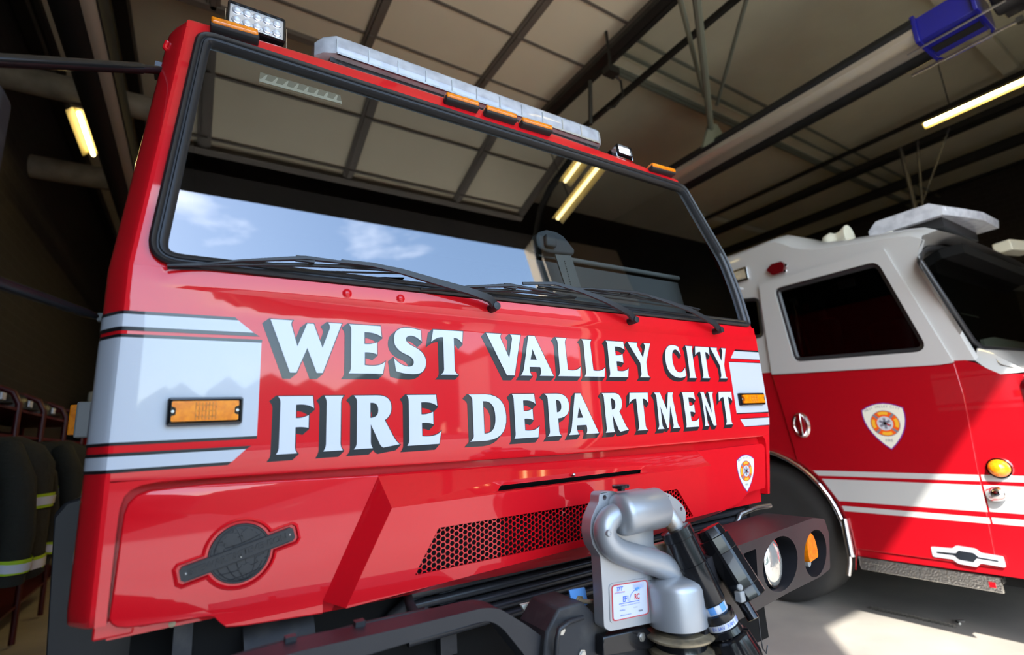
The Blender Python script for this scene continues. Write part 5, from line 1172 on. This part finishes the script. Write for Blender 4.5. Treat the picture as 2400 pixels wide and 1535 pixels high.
for (p0, p1, r) in (((2110, 345), (2150, 510), .028), ((2225, 300), (2160, 480), .012), ((2150, 330), (2165, 520), .016)):
    a = atX(p0[0], p0[1], 8.2); b = atX(p1[0], p1[1], 8.2); mb = MB([M_DIRT]); mb.tube([a, b], r, 8); mb.build('strut', hg2)
# infrared tube heaters
def heater(name, label, xc, z, y0, y1, s=1.0, burner=None):
    t = thing(name, label, 'heater', (xc, (y0+y1)/2, z), 'long tube heaters under the ceiling')
    mb = MB([M_HTUBE]); sec = [(-.19, -.02), (-.15, .07), (-.06, .12), (.06, .12), (.15, .07), (.19, -.02)]
    mb.loft([[Vector((xc+x*s, y, z+zz*s)) for x, zz in sec] for y in (y0, y1)]); mb.loft([[Vector((xc+x*s*1.03, y, z+zz*s*1.03+.004)) for x, zz in sec] for y in (y0, y1)]); mb.build('reflector_hood', t, smooth=20, weld=False)
    mb = MB([M_HTUBE]); mb.tube([(xc, y0, z-.02*s), (xc, y1, z-.02*s)], .055*s, 14); mb.build('radiant_tube', t, smooth=60)
    return t
H1 = thing('tube_heater', 'long silver and black tube heater with a blue burner box, above the white-roofed engine', 'heater', (4.8, 2.5, 4.4), 'long tube heaters under the ceiling')
zh = 4.4; xa = atZ(2160, 60, zh).x; xb = atZ(2170, 130, zh).x
xc = (xa+xb)/2; yb_ = atZ(2165, 95, zh).y; ye = 9.5
sec = [(-.19, .02), (-.19, -.03), (-.13, -.055), (-.06, -.06), (0, -.05), (.05, -.06), (.10, -.05)]
mb = MB([M_HTUBE]); mb.loft([[Vector((xc+x, y, zh+zz+.02)) for x, zz in sec] for y in (yb_, ye)]); mb.build('reflector_hood', H1, smooth=60)
mb = MB([M_HBLK]); mb.loft([[Vector((xc+x, y, zh+zz)) for x, zz in ((.10, -.035), (.15, -.055), (.25, -.045), (.34, .0), (.36, .08), (.30, .13))] for y in (yb_, ye)]); mb.loft([[Vector((xc+x, y, zh+zz)) for x, zz in ((-.19, .04), (-.225, .06), (-.20, .12), (.30, .13))] for y in (yb_, ye)]); mb.build('black_side', H1, smooth=60)
bb = MB([M_BLUE]); R0 = (xc-.22, yb_-.55, zh-.10)
bb.box2((xc-.17, yb_-.36, zh-.085), (xc+.19, yb_, zh+.12)); bb.box2((xc-.20, yb_-.02, zh-.10), (xc+.22, yb_+.01, zh+.14)); bb.box2((xc-.20, yb_-.37, zh-.10), (xc+.22, yb_-.345, zh+.14))
bu = bb.build('burner_box', H1, bevel=.004)
mb = MB([M_BLK]); mb.box2((xc+.0, yb_-.33, zh-.092), (xc+.10, yb_-.03, zh-.084)); mb.build('access_hatch', bu)
mb = MB([M_STEEL]); mb.tube([(xc+.21, yb_+.18, zh-.12), (xc+.22, yb_-.50, zh-.12)], .012, 8); mb.tube([(xc-.10, yb_-.5, zh-.10), (xc-.10, yb_+.1, zh-.10)], .010, 8); mb.box2((xc+.20, yb_-.52, zh-.14), (xc+.25, yb_-.48, zh-.10)); mb.build('gas_pipe', bu)
mb = MB([M_BLUE]); mb.tube([(xc+.20, yb_-.02, zh-.1), (xc+.27, yb_-.05, zh-.1), (xc+.27, yb_-.33, zh-.1), (xc+.20, yb_-.35, zh-.1)], .010, 6); mb.build('guard_loop', bu)
mb = MB([M_BLK]); mb.tube([(xc+.02, yb_-.42, zh+.02), (xc+.02, yb_-.58, zh+.02)], .13, 20); mb.box2((xc-.16, yb_-.56, zh-.08), (xc+.20, yb_-.44, zh+.12)); mb.tube([(xc-.02, yb_-.55, zh+.03), (xc-.02, yb_-.78, zh+.03)], .10, 20); mb.build('fan_motor', bu, bevel=.012)
# left heater rail
zl_ = 4.3; a = atZ(270, 200, zl_); H2 = thing('tube_heater', 'long tan and black tube heater running into the garage left of the red cab', 'heater', (a.x, 5, zl_), 'long tube heaters under the ceiling')
xL0 = atZ(120, 30, zl_).x; xL1 = atZ(244, 30, zl_).x
mb = MB([M_HBLK]); mb.loft([[Vector((xL0+(xL1-xL0)*u, y, zl_+z)) for u, z in ((-.1, .1), (0, .0), (.2, -.04), (.5, -.03), (.60, -.01))] for y in (2.5, 12)]); mb.build('black_side', H2, smooth=60)
mb = MB([M_TAN]); mb.loft([[Vector((xL0+(xL1-xL0)*u, y, zl_+z)) for u, z in ((.60, -.01), (.68, -.02), (.82, -.025), (.90, -.01))] for y in (2.5, 12)]); mb.build('reflector_hood', H2, smooth=60)
mb = MB([M_HBLK]); mb.loft([[Vector((xL0+(xL1-xL0)*u, y, zl_+z)) for u, z in ((.90, -.01), (.96, -.03), (1.03, .0), (1.05, .1))] for y in (2.5, 12)]); mb.build('black_lip', H2, smooth=60)
# ducts across at left
def duct(label, p0, p1, z, r, m, x0=-1.805):
    a, b = zat(*p0, z), zat(*p1, z); y = (a.y+b.y)/2; mb = MB([m]); mb.tube([(x0, y, z), (1.0, y, z)], r, 16); return tag(mb.build('duct_pipe', None, smooth=60), label, 'duct')
duct('upper dark pipe crossing behind the left tube heater', (60, 195), (360, 250), 4.85, .12, M_DUCT)
duct('thick dusty duct crossing low behind the left tube heater', (60, 385), (240, 420), 4.75, .13, M_DUCT)
# fluorescent fittings
def fluo(label, x, y0, y1, z, tm=None):
    t = thing('fluorescent_light', label, 'light', (x, (y0+y1)/2, z), 'yellow fluorescent strip lights')
    mb = MB([M_FLUB]); mb.loft([[Vector((x+u, y, z+v)) for u, v in ((-.09, .0), (-.04, .05), (.04, .05), (.09, .0))] for y in (y0, y1)]); mb.build('reflector', t)
    mb = MB([M_BSTL]); mb.tube([(x, y0+.3, z+.06), (x, y0+.3, ZC)], .006, 6); mb.build('hanger_rod', t); mb = MB([M_BSTL]); mb.tube([(x, y1-.3, z+.06), (x, y1-.3, ZC)], .006, 6); mb.build('hanger_rod', t)
    n = max(1, round((y1-y0)/1.22)); L = (y1-y0)/n
    for i in range(n):
        mb = MB([tm or M_FLU]); mb.tube([(x, y0+i*L+.03, z+.02), (x, y0+(i+1)*L-.03, z+.02)], .019, 10); mb.build('lamp_tube', t, smooth=60)
a = zat(2162, 298, 5.0); fluo('glowing yellow fluorescent strip at the right edge, beyond the blue burner box', a.x, a.y-2.44, a.y, 5.0)
a = zat(205, 240, 4.7); b = zat(213, 310, 4.7); fluo('short yellow fluorescent strip seen past the left tube heater', a.x-.08, a.y+.12, a.y+.98, 4.64, M_FLUD)
fluo('fluorescent strip near the open doorway, mirrored as the long streak in the windscreen', 3.30, -.62, .62, 4.6, M_FLUD)
fluo('shorter fluorescent strip near the open doorway, mirrored as the short streak in the windscreen', 3.06, -.12, .62, 4.6, M_FLUD)
fluo('fluorescent strip deep in the garage over the white-roofed engine', 7.2, 6, 8.44, 5.1)
fluo('added fluorescent strip hidden behind the big red cab, brightening the deep ceiling', 2.0, 5.2, 10.08, 4.6)  # added strip, hidden behind the cab, to brighten the deep ceiling
# control box with cable next to the track
mb = MB([M_BSTL]); a = atY(1432, 168, 3.0); mb.box(a, (.14, .1, .07)); mb.tube([a, atY(1455, 190, 3.0), atY(1460, 225, 3.0), atY(1440, 250, 3.0), atY(1420, 255, 3.0)], .012, 6); mb.tube([atY(1383, 190, 3.0), atY(1384, 292, 3.0)], .02, 6); mb.tube([a, (a.x, a.y, ZC)], .015, 6); tag(mb.build('door_opener', None), 'small black door opener box with a looped cable by the door track', 'opener')

# ---- left side: turnout gear racks
rk = thing('turnout_gear_rack', 'maroon tubular gear rack standing along the brick wall left of the red cab', 'rack', (-1.3, 5.5, 0))
ys_ = [3.9, 4.55, 5.25, 6.0, 6.9, 7.9]
for y in ys_:
    mb = MB([M_RACK]); pts = [(-1.72, y, .02), (-1.72, y, 1.9), (-1.70, y, 1.98), (-1.62, y, 2.04), (-1.32, y, 2.04), (-1.22, y, 1.99), (-1.18, y, 1.9), (-1.18, y, .02)]
    mb.tube(pts, .022, 8); mb.build('rack_hoop', rk, smooth=60)
mb = MB([M_RACK])
for z in (.3, 1.65, 1.85): mb.box2((-1.72, ys_[0], z), (-1.18, ys_[-1], z+.02))
mb.build('rack_shelf', rk)
def coat(x, y, s, label, lean=0):
    x += .10; t = thing('turnout_coat', label, 'coat', (x, y, .5), 'turnout coats on the gear rack')
    mb = MB([M_OLIVE]); rows = []
    prof = [(1.62, .10, .07), (1.56, .20, .10), (1.45, .26, .14), (1.2, .27, .16), (.95, .29, .17), (.80, .30, .18), (.78, .27, .15)]
    for z, a, b in prof:
        rows.append([Vector((x+a*s*math.cos(t_)*(1+.06*math.sin(3*t_+z*5)), y+b*s*math.sin(t_)*1.3, z)) for t_ in [2*math.pi*i/20 for i in range(20)]])
    mb.loft(rows, closed=True); mb.add(rows[0], [tuple(range(20))]); b_ = mb.build('coat_body', t, smooth=70)
    for sy in (-1, 1):
        mb = MB([M_OLIVE]); pts = [(x+.08, y+sy*.13*s, 1.55), (x+.18, y+sy*.26*s, 1.35), (x+.22+lean, y+sy*.30*s, 1.05), (x+.20+lean, y+sy*.28*s, .80)]; mb.tube(pts, [.07, .08, .075, .07], 12); sl = mb.build('sleeve', t, smooth=70)
        for z0, m, k in ((.84, M_HIV, .083), (.855, M_SIL, .086)):
            mb = MB([m]); h = .075 if m is M_HIV else .045; zc_ = .9; mb.tube([(x+.205+lean, y+sy*.283*s, zc_-h/2), (x+.212+lean, y+sy*.288*s, zc_+h/2)], k, 14, cap=False); mb.build('cuff_trim' if m is M_HIV else 'cuff_tape', sl, smooth=60)
    for z in (.86, 1.22):
        for m, h, e in ((M_HIV, .085, .008), (M_SIL, .05, .012)):
            mb = MB([m]); rows = []
            for zz in (z-h/2, z+h/2):
                a, b = (.29, .17) if z < 1 else (.272, .16)
                rows.append([Vector((x+(a*s+e)*math.cos(t_)*(1+.06*math.sin(3*t_+zz*5)), y+(b*s*1.3+e)*math.sin(t_), zz)) for t_ in [2*math.pi*i/20 for i in range(20)]])
            mb.loft(rows, closed=True); mb.build('hem_trim' if m is M_HIV else 'reflective_band', t, smooth=70)
coat(-1.15, 4.35, 1.05, 'olive turnout coat with lime bands at the far left edge, nearest of the hanging coats')
coat(-1.12, 5.65, 1.0, 'olive turnout coat with lime bands, second along the maroon rack')
coat(-1.16, 7.4, 1.0, 'olive turnout coat half hidden behind the red cab, farthest along the rack')
for i, (y, m, lb) in enumerate(((4.2, M_YEL, 'yellow helmet'), (4.9, M_BLK, 'black helmet'), (5.6, M_BLK, 'second black helmet'), (6.4, M_BLK, 'third black helmet'))):
    t = thing('fire_helmet', '%s on the upper shelf of the maroon rack, %s from the near end' % (lb.split()[-2]+' helmet' if i else 'yellow helmet', ['first', 'second', 'third', 'fourth'][i]), 'helmet', (-1.35, y, 1.87), 'helmets on the rack shelf')
    mb = MB([m]); mb.lathe((-1.32, y, 1.875), (0, 0, 1), [(0, .18), (.008, .185), (.02, .13), (.08, .12), (.13, .08), (.15, .02)], 20); mb.build('shell', t, smooth=60)
    mb = MB([M_SIL]); mb.box((-1.19, y, 1.93), (.012, .09, .05)); mb.build('front_shield', t)
# parked vehicle at the far left rear
rv = thing('parked_vehicle', 'red vehicle with a white roof line parked deep in the garage behind the gear rack', 'vehicle', (-.6, 11, 0))
mb = MB([M_REDB]); mb.box2((-1.55, 10.5, .5), (1.2, 14, 2.35)); mb.build('vehicle_body', rv, bevel=.05)
mb = MB([M_WHB]); mb.box2((-1.56, 10.48, 2.35), (1.21, 14, 2.55)); mb.build('vehicle_roof', rv, bevel=.04)
mb = MB([M_TYRE]); 
for x in (-1.3, .95): mb.tube([(x-.14, 11.3, .5), (x+.14, 11.3, .5)], .5, 24)
mb.build('wheel', rv)
a = atY(176, 984, 2.2); vl = MB([M_AMB]); vl.box(a, (.03, .03, .10)); tl = vl.build('side_marker', TA, bevel=.004)
mb = MB([M_INT2]); a = atY(197, 984, 2.2); mb.box(a, (.04, .05, .12)); mb.build('side_marker_housing', TA, bevel=.006)

# ---- chain lying on the floor
ch = thing('floor_chain', 'steel chain lying on the concrete beneath the engine at right', 'chain', (4.6, 1.9, 0))
a = atZ(2040, 1424, .012); b = atZ(2235, 1467, .012); n = 42; mb = MB([M_STEEL])
for i in range(n):
    p = a.lerp(b, i/(n-1)); u = (b-a).normalized(); s = Vector((0, 0, 1)) if i % 2 else u.cross(Vector((0, 0, 1)))
    L = (b-a).length/(n-1)*.78; w = .010; pts = [p+u*L*math.cos(t)+s*w*math.sin(t) for t in [2*math.pi*j/10 for j in range(11)]]; mb.tube(pts, .0035, 5, cap=False)
mb.build('chain_links', ch, smooth=60)
mb = MB([M_STEEL]); p = atZ(2250, 1462, .02); mb.tube([p, p+Vector((.04, .03, .0)), p+Vector((.08, 0, 0))], .008, 6); mb.build('chain_hook', ch)

# ---- outside (seen only in reflections)
rnd = random.Random(3)
mb = MB([M_TREE])
for i in range(90):
    x = -30+i*.95+rnd.random(); y = -30-rnd.random()*4; r = 1.6+rnd.random()*1.4; h = 2+rnd.random()*3.0+(3.0 if x > 12 else 0)
    for k in range(2):
        pr = [(0, .3*r), (r*.5, .9*r), (r, r), (r*1.6, .75*r), (r*2, .1)]; mb.lathe((x+rnd.random(), y, h-r*1.6+k*.4), (0, 0, 1), pr, 9)
    mb.tube([(x, y, 0), (x, y, h)], .25, 6)
tag(mb.build('tree_row', None, smooth=80), 'row of trees across the street, seen only mirrored in the red paint', 'trees', kind='stuff')
mb = MB([M_BLD]); mb.box2((14, -26, -.1), (34, -22, 6)); tag(mb.build('street_building', None), 'plain building across the street', 'building')

# ================================================================== LIGHT
sund = Vector((.85, .745, -1)).normalized()
sl = bpy.data.lights.new('sun', 'SUN'); sl.energy = 7.5; sl.angle = math.radians(.6); sl.color = (1, .95, .87)
so = bpy.data.objects.new('sun', sl); COL.objects.link(so); so.rotation_euler = sund.to_track_quat('-Z', 'Y').to_euler(); so.location = (-20, -20, 30)
w = bpy.data.worlds.new('sky'); SC.world = w; w.use_nodes = True; nt = w.node_tree; bg = nt.nodes['Background']
sky = nt.nodes.new('ShaderNodeTexSky'); sky.sky_type = 'NISHITA'; sky.sun_disc = False
sky.sun_elevation = math.asin(-sund.z); sky.sun_rotation = math.atan2(-sund.x, -sund.y)
sky.air_density = 1.3; sky.dust_density = 1.0; sky.ozone_density = 2.0
tc = nt.nodes.new('ShaderNodeTexCoord'); mp = nt.nodes.new('ShaderNodeMapping'); mp.inputs['Scale'].default_value = (1, 1, 3.2); mp.inputs['Location'].default_value = (.3, .0, .35)
no = nt.nodes.new('ShaderNodeTexNoise'); no.inputs['Scale'].default_value = 2.6; no.inputs['Detail'].default_value = 8; no.inputs['Roughness'].default_value = .55
rp = nt.nodes.new('ShaderNodeValToRGB'); rp.color_ramp.elements[0].position = .60; rp.color_ramp.elements[1].position = .84; rp.color_ramp.elements[1].color = (.8, .8, .8, 1)
mx = nt.nodes.new('ShaderNodeMixRGB'); mx.inputs[2].default_value = (10, 10.2, 11, 1)
nt.links.new(tc.outputs['Generated'], mp.inputs[0]); nt.links.new(mp.outputs[0], no.inputs['Vector']); nt.links.new(no.outputs['Fac'], rp.inputs[0])
nt.links.new(rp.outputs[0], mx.inputs[0]); nt.links.new(sky.outputs[0], mx.inputs[1]); nt.links.new(mx.outputs[0], bg.inputs[0]); bg.inputs[1].default_value = .68

vs = SC.view_settings; vs.view_transform = 'Standard'; vs.look = 'None'; vs.gamma = 1; vs.use_curve_mapping = False; vs.exposure = .76
SC.cycles.max_bounces = 8; SC.cycles.glossy_bounces = 5; SC.cycles.transparent_max_bounces = 12
